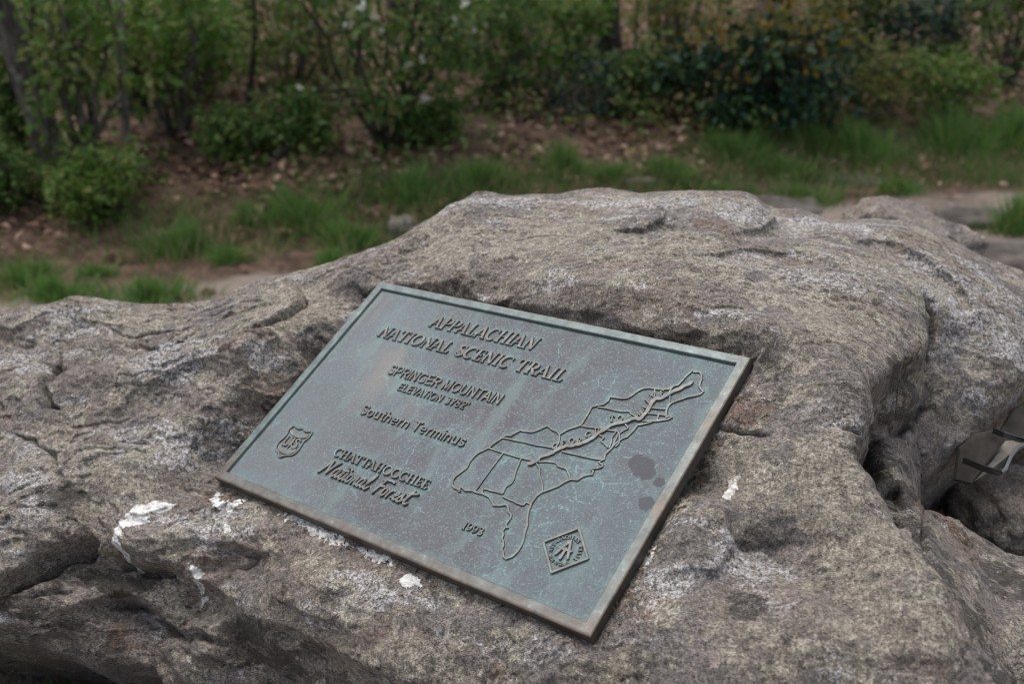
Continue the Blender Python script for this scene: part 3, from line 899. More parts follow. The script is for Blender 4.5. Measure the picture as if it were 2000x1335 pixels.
def serif(ch):
    """strokes (points, widths) and advance of a roman capital, cap height 1"""
    S = []
    L = lambda p, q, w: S.append((np.array([p, q]), w))
    foot = lambda x, y=.03, r=.17: L((x - r, y), (x + r, y), SF)
    if ch == 'A':
        L((.06, .03), (.40, .99), TN); L((.38, .98), (.72, .03), TK); L((.18, .33), (.58, .33), .06); foot(.06, r=.13); foot(.73)
        return S, .88
    if ch in 'PR':
        L((.2, .03), (.2, .97), TK); foot(.2); L((.04, .97), (.2, .97), SF)
        c = np.vstack([[(.2, .965)], arc(.42, .72, .25, .245, 90, -90, 13), [(.2, .475)]])
        S.append((c, np.r_[.07, swell(13, .07, TK), .07]))
        if ch == 'R':
            L((.40, .48), (.70, .05), TK); foot(.76, r=.12)
            return S, .86
        return S, .74
    if ch == 'L':
        L((.2, .03), (.2, .97), TK); foot(.2, .97); L((.04, .03), (.60, .03), .07); L((.60, .04), (.64, .25), .07)
        return S, .74
    if ch in 'CG':
        c = arc(.46, .5, .40, .47, 48, 312, 22)
        S.append((c, swell(22, .07, TK + .02))); L((.74, .70), (.75, .95), .07)
        if ch == 'G':
            L((.74, .10), (.74, .40), TK); L((.60, .42), (.88, .42), SF)
            return S, .95
        return S, .86
    if ch == 'O':
        n = 30
        t = np.linspace(0, 2 * math.pi, n, endpoint=False)
        S.append((np.c_[.48 + .40 * np.cos(t), .5 + .47 * np.sin(t)], TN * 1.35 + (TK - TN * 1.35) * np.abs(np.cos(t)), True))
        return S, .98
    if ch == 'H':
        for x in (.2, .72):
            L((x, .03), (x, .97), TK); foot(x); foot(x, .97)
        L((.2, .5), (.72, .5), .07)
        return S, .95
    if ch == 'I':
        L((.2, .03), (.2, .97), TK); foot(.2); foot(.2, .97)
        return S, .44
    if ch == 'N':
        L((.16, .03), (.16, .97), TN); foot(.16, r=.14); L((.02, .97), (.2, .97), SF); L((.18, .95), (.74, .03), TK); L((.76, .03), (.76, .97), TN); foot(.76, .97, .14)
        return S, .94
    if ch == 'M':
        L((.14, .03), (.2, .97), TN); foot(.14, r=.12); L((.22, .95), (.5, .05), TK); L((.5, .05), (.78, .95), TN); L((.8, .97), (.86, .03), TK); foot(.86, r=.14)
        return S, 1.06
    if ch == 'T':
        L((.38, .03), (.38, .97), TK); foot(.38); L((.05, .965), (.71, .965), .075); L((.06, .96), (.03, .74), .07); L((.70, .96), (.73, .74), .07)
        return S, .78
    if ch == 'E':
        L((.2, .03), (.2, .97), TK); L((.04, .965), (.60, .965), .07); L((.04, .03), (.62, .03), .07); L((.2, .51), (.48, .51), .06)
        L((.60, .96), (.62, .76), .065); L((.62, .04), (.66, .25), .065); L((.48, .40), (.48, .62), .06)
        return S, .74
    if ch == 'S':
        c = spline([(.56, .80), (.46, .95), (.28, .96), (.14, .84), (.16, .67), (.34, .54), (.54, .42), (.60, .24), (.48, .07), (.28, .03), (.12, .16)], 4)
        S.append((c, swell(len(c), .075, TK))); L((.56, .74), (.57, .96), .06); L((.11, .05), (.11, .27), .06)
        return S, .70
    if ch == '1':
        L((.28, .03), (.28, .97), TK); foot(.28); L((.08, .80), (.28, .97), .08)
        return S, .52
    if ch == '9':
        t = np.linspace(0, 2 * math.pi, 20, endpoint=False)
        S.append((np.c_[.32 + .23 * np.cos(t), .68 + .28 * np.sin(t)], .08 + .08 * np.abs(np.cos(t)), True))
        c = spline([(.55, .66), (.53, .40), (.40, .16), (.18, .03)], 5)
        S.append((c, np.linspace(.15, .07, len(c))))
        return S, .66
    if ch == '3':
        c = spline([(.10, .82), (.24, .96), (.44, .92), (.48, .74), (.38, .58), (.26, .53), (.42, .48), (.54, .32), (.48, .10), (.26, .03), (.08, .12)], 4)
        S.append((c, swell(len(c), .08, TK)))
        return S, .66
    return S, .42


def serif_line(text, u0, u1, v, cap, h=2.4, slant=0.0, label=None, space=.46, parent=None):
    """raised roman line fitted between u0 and u1; each letter is a part under the line"""
    adv = [(serif(c)[1] if c != ' ' else space) for c in text]
    tot = sum(adv) - .1
    sx = (u1 - u0 - slant * cap) / tot
    ln = empty('inscription', parent=parent or plaque)
    if label: ln['label'] = label
    x = u0
    for c, a in zip(text, adv):
        if c != ' ':
            R = Relief()
            for s_ in serif(c)[0]:
                P = np.array(s_[0])
                Q = np.c_[x + P[:, 0] * sx + slant * cap * P[:, 1], v + P[:, 1] * cap]
                R.stroke(Q, np.array(s_[1]) * (sx + cap) / 2, h, closed=len(s_) > 2, caps=False)
            R.build('letter', ln)
        x += a * sx
    return ln


def sans(ch):
    """strokes and advance of a plain sans-serif letter, cap height 1"""
    S = []
    L = lambda *P: S.append((np.array(P, float), .14))
    Cv = lambda P, n=4: S.append((spline(P, n), .14))
    el = lambda cx, cy, rx, ry: S.append((arc(cx, cy, rx, ry, 0, 345, 24), .14, True))
    if ch == 'S': Cv([(.58, .78), (.46, .93), (.28, .92), (.13, .80), (.16, .63), (.36, .53), (.57, .42), (.61, .22), (.46, .08), (.26, .07), (.10, .22)]); return S, .74
    if ch in 'PR':
        L((.1, 0), (.1, .94)); S.append((np.vstack([[(.1, .93)], arc(.40, .70, .24, .23, 90, -90, 10), [(.1, .47)]]), .14))
        if ch == 'R': L((.36, .46), (.64, .0))
        return S, .76
    if ch == 'I': L((.1, 0), (.1, 1)); return S, .26
    if ch == 'N': L((.1, 0), (.1, 1)); L((.12, .96), (.60, .04)); L((.62, 0), (.62, 1)); return S, .80
    if ch == 'G': S.append((arc(.42, .5, .34, .43, 45, 330, 20), .14)); L((.72, .10), (.72, .44)); L((.46, .44), (.74, .44)); return S, .86
    if ch == 'E': L((.1, 0), (.1, 1)); L((.1, .93), (.56, .93)); L((.1, .52), (.50, .52)); L((.1, .07), (.58, .07)); return S, .68
    if ch == 'L': L((.1, 0), (.1, 1)); L((.1, .07), (.54, .07)); return S, .62
    if ch == 'M': L((.1, 0), (.1, 1)); L((.12, .97), (.41, .08)); L((.41, .08), (.70, .97)); L((.72, 0), (.72, 1)); return S, .92
    if ch == 'O': el(.42, .5, .34, .43); return S, .88
    if ch == 'U': S.append((np.vstack([[(.1, 1)], arc(.36, .33, .26, .27, 180, 360, 11), [(.62, 1)]]), .14)); return S, .80
    if ch == 'T': L((.32, 0), (.32, .93)); L((.02, .93), (.62, .93)); return S, .66
    if ch == 'A': L((.04, 0), (.34, .97)); L((.34, .97), (.64, 0)); L((.14, .32), (.54, .32)); return S, .72
    if ch == 'V': L((.03, 1), (.33, .03)); L((.33, .03), (.63, 1)); return S, .70
    if ch == '3': Cv([(.08, .80), (.22, .93), (.42, .90), (.48, .73), (.40, .58), (.26, .53), (.44, .47), (.53, .30), (.46, .11), (.26, .06), (.07, .18)]); return S, .68
    if ch == '7': L((.05, .93), (.54, .93)); Cv([(.54, .92), (.36, .55), (.24, .0)]); return S, .64
    if ch == '8': S.append((arc(.30, .73, .19, .20, 0, 342, 18), .14, True)); S.append((arc(.30, .28, .23, .23, 0, 342, 18), .14, True)); return S, .68
    if ch == '2': Cv([(.08, .74), (.16, .90), (.34, .94), (.50, .82), (.48, .62), (.30, .40), (.09, .08)]); L((.09, .07), (.56, .07)); return S, .68
    if ch == "'": L((.1, 1.0), (.08, .76)); return S, .24
    if ch == 'o': el(.30, .34, .23, .29); return S, .66
    if ch == 'u': S.append((np.vstack([[(.1, .70)], arc(.29, .26, .19, .20, 180, 350, 9)]), .14)); L((.50, 0), (.50, .70)); return S, .66
    if ch == 't': Cv([(.18, .92), (.18, .50), (.19, .16), (.26, .06), (.36, .07)]); L((.03, .66), (.36, .66)); return S, .42
    if ch == 'h': L((.1, 0), (.1, 1)); S.append((np.vstack([arc(.30, .42, .20, .22, 170, 0, 9), [(.50, 0)]]), .14)); return S, .66
    if ch == 'n': L((.1, 0), (.1, .70)); S.append((np.vstack([arc(.30, .42, .20, .22, 170, 0, 9), [(.50, 0)]]), .14)); return S, .66
    if ch == 'm':
        L((.1, 0), (.1, .70))
        for x in (.27, .61): S.append((np.vstack([arc(x, .45, .17, .19, 170, 0, 8), [(x + .17, 0)]]), .13))
        return S, .94
    if ch == 'r': L((.1, 0), (.1, .70)); Cv([(.12, .46), (.20, .60), (.36, .64)]); return S, .42
    if ch == 'e': S.append((np.vstack([[(.08, .36), (.52, .36)], arc(.30, .34, .22, .29, 15, 315, 16)]), .13)); return S, .66
    if ch == 'i': L((.1, 0), (.1, .68)); L((.1, .88), (.1, .95)); return S, .26
    if ch == 's': Cv([(.44, .54), (.34, .64), (.20, .63), (.11, .54), (.15, .42), (.30, .36), (.44, .27), (.43, .12), (.30, .04), (.15, .06), (.06, .16)]); return S, .56
    return S, .36


def sans_line(text, u0, u1, v, cap, h=2.4, slant=0.0, label=None, width=1.0):
    """raised sans-serif line fitted between u0 and u1"""
    ln = empty('inscription', parent=plaque)
    if label: ln['label'] = label
    adv = [(sans(c)[1] if c != ' ' else .34) for c in text]
    sx = (u1 - u0 - slant * cap) / (sum(adv) - .12)
    x = u0
    for c, a in zip(text, adv):
        if c != ' ':
            R = Relief()
            for s_ in sans(c)[0]:
                P = np.array(s_[0])
                Q = np.c_[x + P[:, 0] * sx + slant * cap * P[:, 1], v + P[:, 1] * cap]
                R.stroke(Q, s_[1] * (sx + cap) / 2 * width, h, closed=len(s_) > 2, caps=False)
            R.build('letter', ln)
        x += a * sx
    return ln


serif_line('APPALACHIAN', -158, 24, 129, 21.0, 2.6, .16, 'raised roman capitals of the first line')
serif_line('NATIONAL SCENIC TRAIL', -230, 92, 92.6, 19.4, 2.6, .16, 'raised roman capitals of the second line')
sans_line('SPRINGER MOUNTAIN', -166, 29, 37.8, 16.2, 2.6, .05, label='raised sans-serif capitals naming the mountain')
sans_line("ELEVATION 3782'", -130, -10, 18.0, 12.2, 2.4, .05, label='raised sans-serif line giving the elevation')
sans_line('Southern Terminus', -159.5, 21, -32.0, 15.4, 2.6, .02, label='raised upper and lower case sans-serif line')
serif_line('CHATTAHOOCHEE', -148.5, 14, -100.4, 12.6, 2.6, .0, 'raised roman capitals above the script line')
serif_line('1993', 90, 119, -129.8, 9.8, 2.2, .0, 'raised date')

# brush-script line
SCRIPT = [  # strokes in x-height units (capital height about 1.75)
    [(0, -.05), (.18, .1), (.55, 1.1), (.78, 1.62)], [(.74, 1.6), (.9, .9), (1.05, .1)], [(1.05, .1), (1.4, 1.1), (1.75, 1.72)],                       # N
    [(2.42, .92), (2.15, 1.0), (1.9, .7), (1.85, .25), (2.05, .02), (2.3, .3), (2.5, .95), (2.42, .3), (2.55, .02), (2.8, .25)],                         # a
    [(2.8, .2), (3.1, 1.0), (3.25, 1.5), (3.05, .7), (3.02, .15), (3.2, .0), (3.42, .25)], [(2.85, 1.05), (3.5, 1.12)],                                   # t
    [(3.42, .25), (3.62, .92), (3.55, .25), (3.68, .02), (3.9, .25)], [(3.74, 1.34), (3.77, 1.40)],                                                     # i
    [(4.32, .95), (4.0, .75), (3.98, .2), (4.2, .0), (4.45, .3), (4.48, .75), (4.32, .95), (4.7, .8)],                                                  # o
    [(4.7, .8), (4.85, .92), (4.78, .3), (4.74, .0)], [(4.76, .2), (5.02, .85), (5.2, .88), (5.18, .3), (5.3, .02), (5.55, .25)],                        # n
    [(6.1, .92), (5.85, 1.0), (5.62, .7), (5.58, .25), (5.75, .02), (6.0, .3), (6.18, .95), (6.1, .3), (6.25, .02), (6.5, .25)],                         # a
    [(6.5, .25), (6.9, 1.2), (6.98, 1.75), (6.8, 1.7), (6.62, .8), (6.62, .15), (6.82, .0), (7.1, .35)],                                                # l
    [(8.0, -.08), (8.2, .7), (8.45, 1.6)], [(8.05, 1.5), (8.5, 1.68), (9.3, 1.72), (9.45, 1.6)], [(8.15, .85), (8.85, .95)],                              # F
    [(9.3, .92), (9.0, .72), (8.98, .2), (9.2, .0), (9.45, .3), (9.46, .75), (9.3, .92), (9.65, .8)],                                                    # o
    [(9.65, .8), (9.84, .95), (9.80, .4), (9.78, .0)], [(9.80, .45), (9.96, .80), (10.14, .93), (10.34, .86)], [(10.30, .12), (10.60, .35)],                       # r
    [(10.6, .35), (10.95, .65), (10.9, .92), (10.68, .85), (10.6, .35), (10.8, .02), (11.15, .25)],                                                     # e
    [(11.15, .25), (11.5, .98), (11.55, .6), (11.65, .2), (11.4, .0), (11.2, .1)], [(11.6, .1), (11.95, .4)],                                            # s
    [(11.95, .3), (12.2, 1.0), (12.35, 1.6)], [(12.3, 1.5), (12.12, .6), (12.12, .12), (12.35, .0), (12.55, .2)], [(11.9, 1.15), (12.4, 1.22), (12.9, 1.4)],  # t
]
R = Relief()
su, sv = 158.0 / 12.9, 12.6
for st_ in SCRIPT:
    P = spline(st_, 5) if len(st_) > 2 else np.array(st_)
    Q = np.c_[-150 + P[:, 0] * su + .12 * P[:, 1] * sv, -127.5 + P[:, 1] * sv]
    R.stroke(Q, 3.0, 3.0)
o = R.build('script_inscription', plaque)
o['label'] = 'raised brush-script line under the roman capitals'

COAST= [(59.3,-88.1),(53.7,-86),(48.7,-86.1),(43.7,-83.8),(39.8,-77.9),(39.6,-71.4),(42.8,-65.5),(46.6,-56.9),(44.7,-48.5),(45.1,-40.9),(47.2,-34.4),(52.4,-27.8),(56.8,-22.2),(58,-16.8),(64.5,-4.7),(67.6,0.5),(73.5,1.4),(76.5,6.6),(80.9,12.2),(88.6,12.8),(97,14.6),(103.2,19.8),(106.7,24.2),(111.1,28.4),(119.2,25.5),(126.8,24.5),(132.6,21.4),(136.7,28.4),(140.2,32.8),(145.3,36.8),(150.1,41.1),(150.7,45.3),(150.2,56.7),(149.5,69.3),(154.2,73),(155.7,74),(161.3,76.8),(164.6,83.7),(163.5,89.2),(170.9,90.7),(178.9,91.3),(184.7,93.5),(188.6,99.3),(191.1,105.9),(195.8,111.9),(203.1,115.1),(212.6,116),(219.8,117.4),(226.6,119.4),(229.6,124.9),(234.5,128.5),(236.5,136.1),(237.9,144.7),(241.2,152.7),(243.3,151.4),(250,153.3),(253.9,150.2),(257,144.1),(258.4,136.3),(260.4,132.3),(267.5,127.4),(265.9,123),(259.7,118.4),(253,114.8),(249.3,110.9),(243.9,106.5),(239.6,101.8),(238,97.4),(238.5,91.9),(240.7,85.8),(243.4,81.6),(248.2,85.2),(249.6,83.4),(246.5,79.2),(235.1,73.6),(219.5,68.3),(230.8,70),(219.4,63.2),(216.3,61.7),(215.4,52.6),(212.9,43),(208.9,39.5),(204.4,30),(203,21.6),(200.4,13.7),(203,6.8),(198.9,1.5),(205,-0.3),(206.1,-2.3),(203,-5.6),(194.8,-9.9),(199.3,-11.4),(200.4,-15.7),(194.8,-18.3),(191.1,-21.8),(187.4,-27.7),(179.8,-29.5),(174.5,-35.1),(170.3,-42.6),(162.9,-49.7),(156.4,-55.7),(153.1,-62.2),(152.6,-72.9),(155.1,-82.5),(159.1,-91.5),(164.1,-98.6),(165.6,-105.3),(170,-115.3),(172.2,-123.1),(172.1,-131.6),(169.6,-138.9),(164.7,-143.6),(160.3,-142.4),(157.2,-137.9),(153.4,-135.7),(152.9,-131.6),(149,-125.9),(145.6,-124.2),(144.2,-118.9),(140.6,-115.8),(140.8,-110.6),(144.2,-110.1),(139.4,-107.4),(139.8,-96.9),(138.4,-93.7),(133.3,-91.7),(127.1,-84.8),(123.1,-84.7),(118.4,-87.9),(110.4,-89.9),(105.5,-86.2),(98.8,-82.3),(88.5,-81.2),(78.1,-82.4),(73.5,-81.6),(65,-84.5),(58.7,-82.7),(55.6,-83),(57.7,-88.6)]
STATES=[ [(76.7,-80.5),(77.6,-51.9),(78.8,-24.3)],
[(105.7,-23.9),(109.1,-39.6),(114.1,-55.3),(110.6,-62.8),(111.7,-72.5)],
[(65.9,-4.3),(91.9,-2),(114.6,-0.3),(137.6,2.5)],
[(56.6,-23.1),(77.2,-23.2),(104.1,-22.7),(120.5,-21.5),(128.2,-21.4)],
[(87.4,-80.8),(85.1,-75.3),(97.9,-74.1),(111.1,-72.7)],
[(114.3,-76.3),(129.8,-77.5),(144.6,-78),(146.2,-73.6),(153.4,-74.2)],
[(128.2,-23.8),(136.2,-29.1),(141.2,-36.9),(150.9,-46.1),(156.2,-54.3)],
[(129.5,-21),(137.9,-17.4),(150.5,-15.7),(156.1,-18.6),(166.8,-19.1),(178.4,-28.4)],
[(149,1.3),(170.6,2.6),(192.9,4.3),(202.2,6.8)],
[(132.6,21.4),(138,11.6),(138,4.3)],
[(152.4,40.7),(165,42.2),(176,44.5),(184,44.7),(196,46.6),(199.6,47.2)],
[(157.1,71.5),(168.6,73.2),(182.9,73.3),(197.3,76.4),(201.5,74.2),(210.7,71.9)],
[(180.4,35.2),(187.2,33.9),(186,29.1),(192,26.5),(198.5,23.1)],
[(202.2,58.6),(207.4,54.6),(203.3,47.8),(201.2,42.7)],
[(210.7,114.9),(213.4,109.8),(216.8,101.6)],
[(229.9,124.3),(229.4,116.7),(233.5,109.8),(236.7,102.7),(238,97.4)],
[(221.1,89.1),(234.5,91.3),(237.7,93.4)],
[(220.8,80.5),(231.4,82.5),(240.6,84.1)],
[(235.3,74.2),(233.6,80.9),(234.1,82.7)],
[(196.7,46.3),(196,37.8),(198.9,30.9),(200.7,22.7)],
[(199.9,46.7),(202.1,34.1),(203.2,23.5)],
[(202.5,43.1),(208.2,33.8),(207.2,26.9)] ]
TRAIL= [(119.1,-27.6),(125.7,-22.2),(128.2,-14.2),(137.1,-6.5),(142.6,1.7),(149.4,7.9),(159.5,13.5),(166.7,18.9),(172.6,26.4),(177,34.2),(182.9,44.9),(189.4,54.7),(199.7,61.2),(208.6,68.4),(214.6,70.2),(216.4,74.1),(218.2,87.1),(217.4,96),(218.6,100.9),(226.1,105.4),(230.3,112.3),(235.8,118.5),(241.7,125.9),(246.7,133.1),(248.2,135.8)]
MLET= [(136.9,4.7),(144.4,11.1),(152.4,17.7),(161.3,20.5),(166.9,32.1),(173.3,38.6),(176.3,44),(182.9,60.7),(191.7,63.9),(210.6,77.5),(211.7,86.3),(211.7,95.5),(213.7,104.7),(222.2,111.8)]

R = Relief()
cz = np.array(COAST)
R.stroke(np.vstack([cz, cz[:1]])[:-1], 2.4 + .7 * np.abs(noise(np.c_[cz * .04, np.zeros(len(cz))])), 2.0, closed=True)
tmap = R.build('map_outline', plaque)
tmap['label'] = 'raised coastline of the eastern states'
for b in STATES:
    R = Relief()
    P = spline(b, 4) if len(b) > 2 else np.array(b, float)
    P = P + np.c_[noise(np.c_[P * .22, np.full(len(P), 3.3)]), noise(np.c_[P * .22, np.full(len(P), 9.1)])] * .5
    R.stroke(P, 2.0, 1.9)
    R.build('state_border', tmap)
R = Relief()
T = spline(TRAIL, 5)
T = T + np.c_[noise(np.c_[T * .16, np.full(len(T), 1.3)]), noise(np.c_[T * .16, np.full(len(T), 5.1)])] * 1.0
R.stroke(T, 5.0 + 1.1 * noise(np.c_[T * .25, np.full(len(T), 2.2)]), 2.7)
tr = R.build('trail_line', plaque)
tr['label'] = 'raised trail line running up the map'
angs = [40, 38, 32, 28, 45, 45, 45, 30, 28, 60, 85, 80, 60, 35]
for c, (u, v), a in zip('GEORGIATOMAINE', MLET, angs):
    R = Relief()
    S, adv = serif(c)
    ca, sa = math.cos(math.radians(a * .75)), math.sin(math.radians(a * .75))
    for s_ in S:
        P = (np.array(s_[0]) - np.array([adv / 2, .5])) * np.array([7.6, 8.4])
        Q = np.c_[u + P[:, 0] * ca - P[:, 1] * sa, v + P[:, 0] * sa + P[:, 1] * ca]
        R.stroke(Q, np.array(s_[1]) * 7.6 + .2, 2.3, closed=len(s_) > 2, caps=False)
    R.build('letter', tmap)

# forest shield
cx, cy = -225.0, -102.0
SH = spline([(0, 25.5), (-7, 22.5), (-14, 23.5), (-19.5, 25), (-22, 15), (-19, 6), (-21.5, -8), (-18, -18), (-8, -22), (0, -27.5), (8, -22), (18, -18), (21.5, -8), (19, 6), (22, 15), (19.5, 25), (14, 23.5), (7, 22.5), (0, 25.5)], 3)[:-1]
R = Relief()
R.stroke(SH * .93 + (cx, cy), 2.4, 2.4, closed=True)
shield = R.build('shield_emblem', plaque)
shield['label'] = 'raised shield emblem with U S and a conifer'
for P in ([(-17, 16), (-9, 12.5), (0, 11.5), (9, 12.5), (17, 16)],):
    R = Relief(); R.stroke(spline(P, 4) * .93 + (cx, cy), 5.2, 1.7); R.build('banner', shield)
R = Relief(); R.stroke(spline([(-16, -10), (-12, -15), (0, -18.5), (12, -15), (16, -10)], 4) * .93 + (cx, cy), 5.4, 1.7); R.build('banner', shield)
R = Relief()
for P, w in (([(-13, 7), (-13, -4), (-10, -8), (-6.5, -8), (-5, -4), (-5, 7)], 2.8),):
    R.stroke(spline(P, 3) * .93 + (cx, cy), w, 2.3)
R.build('letter', shield)
R = Relief(); R.stroke(spline([(13.5, 5), (10, 7.5), (6, 5.5), (7, 2), (11.5, -1), (13.5, -5), (10, -8.5), (5.5, -6.5)], 3) * .93 + (cx, cy), 2.7, 2.3); R.build('letter', shield)
R = Relief()
R.poly(np.array([(-1, -11), (1, -11), (1, -6), (5, -7), (2.6, -2), (4.2, -2), (1.6, 3), (2.8, 3), (0, 9.5), (-2.8, 3), (-1.6, 3), (-4.2, -2), (-2.6, -2), (-5, -7), (-1, -6)]) * .93 + (cx, cy), 2.2)
R.build('conifer', shield)

# diamond trail badge
dx, dy, dr = 222.5, -110.8, 29.5
R = Relief()
D = np.array([(0, 1), (1, 0), (0, -1), (-1, 0)]) * dr
for i in range(4):
    a, b = D[i] * .97, D[(i + 1) % 4] * .97
    R.stroke(np.array([a, b]) + (dx, dy), 2.7, 2.5)
badge = R.build('diamond_badge', plaque)
badge['label'] = 'raised diamond badge with a trail monogram'
R = Relief()
for P, w in (([(-8, -9), (0, 11)], 3.2), ([(0, 11), (8, -9)], 3.2), ([(0, -12), (0, 1)], 3.4), ([(-7.5, -.5), (7.5, -.5)], 3.0)):
    R.stroke(np.array(P, float) + (dx, dy + 1), w, 2.6)
R.build('monogram', badge)
word = 'APPALACHIAN TRAIL'
for i, c in enumerate(word):
    if c == ' ': continue
    a = 200 - i * (220 / (len(word) - 1))
    R = Relief()
    S, adv = serif(c)
    th = math.radians(a - 90)
    for s_ in S:
        P = (np.array(s_[0]) - np.array([adv / 2, .5])) * np.array([3.1, 4.2])
        q = np.array([math.cos(math.radians(a)), math.sin(math.radians(a))]) * 16.6
        Q = np.c_[dx + q[0] + P[:, 0] * math.cos(th) - P[:, 1] * math.sin(th), dy + q[1] + P[:, 0] * math.sin(th) + P[:, 1] * math.cos(th)]
        R.stroke(Q, np.array(s_[1]) * 3.8 + .2, 1.7, closed=len(s_) > 2, caps=False)
    R.build('letter', badge)
word = 'MAINE TO GEORGIA'
for i, c in enumerate(word):
    if c == ' ': continue
    a = 222 + i * (96 / (len(word) - 1))
    R = Relief()
    S, adv = serif(c)
    th = math.radians(a + 90)
    for s_ in S:
        P = (np.array(s_[0]) - np.array([adv / 2, .5])) * np.array([1.9, 3.6])
        q = np.array([math.cos(math.radians(a)), math.sin(math.radians(a))]) * 16.8
        Q = np.c_[dx + q[0] + P[:, 0] * math.cos(th) - P[:, 1] * math.sin(th), dy + q[1] + P[:, 0] * math.sin(th) + P[:, 1] * math.cos(th)]
        R.stroke(Q, np.array(s_[1]) * 2.6 + .2, 1.7, closed=len(s_) > 2, caps=False)
    R.build('letter', badge)

# rim and body: one casting, modelled as rim and field
def ring(hw, hh, z):
    return [(-hw, -hh, z), (hw, -hh, z), (hw, hh, z), (-hw, hh, z)]
prof = [(0, -PT), (0, -.0030), (.0004, -.0014), (.0016, -.0003), (.0030, 0), (.0118, 0), (.0128, -.0005), (.0140, -.0030), (.0146, FIELD - .0004)]
v, f = [], []
for ins, z in prof:
    v += ring(PW / 2 - ins, PH / 2 - ins, z)
for k in range(len(prof) - 1):
    for i in range(4):
        j = (i + 1) % 4
        f.append((4 * k + i, 4 * k + j, 4 * k + 4 + j, 4 * k + 4 + i))
f.append((3, 2, 1, 0))
# subdivide the long sides a little and let them wander by fractions of a millimetre, as castings do
bm = bmesh.new()
for q in v: bm.verts.new(q)
bm.verts.ensure_lookup_table()
for q in f: bm.faces.new([bm.verts[i] for i in q])
long_e = [e for e in bm.edges if e.calc_length() > .2]
bmesh.ops.subdivide_edges(bm, edges=long_e, cuts=48, use_grid_fill=False)
P = np.array([q.co[:] for q in bm.verts])
dn = np.c_[noise(P * 35 + 3), noise(P * 35 + 40), noise(P * 35 + 80)] * .00028
for q, d in zip(bm.verts, dn): q.co += Vector(d)
me = bpy.data.meshes.new('raised_border')
bm.to_mesh(me); bm.free()
me.materials.append(M_RIM)
rim = bpy.data.objects.new('raised_border', me)
COL.objects.link(rim)
rim.parent = plaque
rim['label'] = 'flat raised rim of the casting'

fu = np.linspace(-PW / 2 + .0142, PW / 2 - .0142, 286)
fv = np.linspace(-PH / 2 + .0142, PH / 2 - .0142, 173)
U2, V2 = np.meshgrid(fu, fv)
q = np.c_[U2.ravel(), V2.ravel()]
marks = np.array(MARKS) / 1000
bloom = np.zeros(len(q))
for s_ in range(0, len(q), 4000):
    d2 = ((q[s_:s_ + 4000, None, :] - marks[None]) ** 2).sum(2)
    bloom[s_:s_ + 4000] = np.exp(-np.sqrt(d2.min(1)) / .0042)
edge = np.minimum(np.minimum(q[:, 0] - fu[0], fu[-1] - q[:, 0]), np.minimum(q[:, 1] - fv[0], fv[-1] - q[:, 1]))
bloom = np.maximum(bloom, .8 * np.exp(-edge / .004))
z = FIELD + .00022 * noise(np.c_[q * 45, np.zeros(len(q))])
ix = np.arange(len(q)).reshape(U2.shape)
f = np.stack([ix[:-1, :-1], ix[:-1, 1:], ix[1:, 1:], ix[1:, :-1]], -1).reshape(-1, 4)
field = mesh_obj('cast_field', np.c_[q, z], f, M_FIELD, plaque, smooth=True)
at_ = field.data.attributes.new('bloom', 'FLOAT', 'POINT')
at_.data.foreach_set('value', bloom.astype(np.float32))
field['label'] = 'sunken sandy-grained field behind the lettering'


# grit, needles and leaf crumbs caught in the joint round the plaque
CG = cc.reshape(nB, nA)


def rock_c(q):
    fa, fb = (q[:, 0] - GA[0]) / GS, (q[:, 1] - GB[0]) / GS
    ia, ib = np.floor(fa).astype(int), np.floor(fb).astype(int)
    ta, tb = fa - ia, fb - ib
    return CG[ib, ia] * (1 - ta) * (1 - tb) + CG[ib, ia + 1] * ta * (1 - tb) + CG[ib + 1, ia] * (1 - ta) * tb + CG[ib + 1, ia + 1] * ta * tb


mj = NT('joint_crumbs')
jr = mj.n('NewGeometry').outputs['Random Per Island']
M_CRUMB = mj.done(mj.mix(mj.ramp(jr, .2, .9, smooth=False), (.045, .032, .022), (.215, .145, .085)), .9, .2)
n = 520
side = rng.integers(0, 10, n)
t_ = rng.uniform(-1, 1, n)
off = np.abs(rng.normal(size=n)) * .006 + .0015
uu = np.where(side < 5, PW / 2 + off, np.where(side < 7, -PW / 2 - off, t_ * PW / 2))
vv = np.where(side < 7, t_ * PH / 2, np.where(side < 9, -PH / 2 - off, PH / 2 + off))
ok = fbm(np.c_[uu * 14, vv * 14, np.zeros(n)], 3) > -.15
uu, vv = uu[ok], vv[ok]
W3 = PO + np.c_[uu, vv, np.full(len(uu), -PT)] @ PR.T
q = to_abc(W3)[:, :2]
Pj = from_abc(np.c_[q, rock_c(q) + .0012])
n = len(Pj)
l_j = rng.uniform(.003, .009, n)
D_j = rng.normal(size=(n, 3)); N_j = PR[:, 2] + rng.normal(size=(n, 3)) * .4



# ------------------------------------------------------------------ the ground behind and around
def ground_z(x, y):
    x, y = np.asarray(x, float), np.asarray(y, float)
    P = np.stack([x, y, np.zeros_like(x)], -1).reshape(-1, 3)
    z = .05 * fbm(P * .5 + 3, 3) + .022 * fbm(P * 2.3 + 8, 3)
    z = z.reshape(x.shape)
    z = z * np.clip((y - 1.5) / 2.5, .15, 1)
    bank = 4.6 + .34 * x                                   # line where the trail's far edge meets the leaf litter bank
    z = z + .16 * smooth01((y - bank) / 1.2) + .034 * np.maximum(y - bank - .8, 0)
    z = z + .42 * np.exp(-(((x + .95) / .55) ** 2 + ((y - 1.15) / .45) ** 2))     # bank of earth under the boulder's left end
    return z


def at_ground(px, py):
    z = 0.0
    for _ in range(12):
        X = at_z(px, py, z)
        z = float(ground_z(X[0], X[1]))
    return at_z(px, py, z)


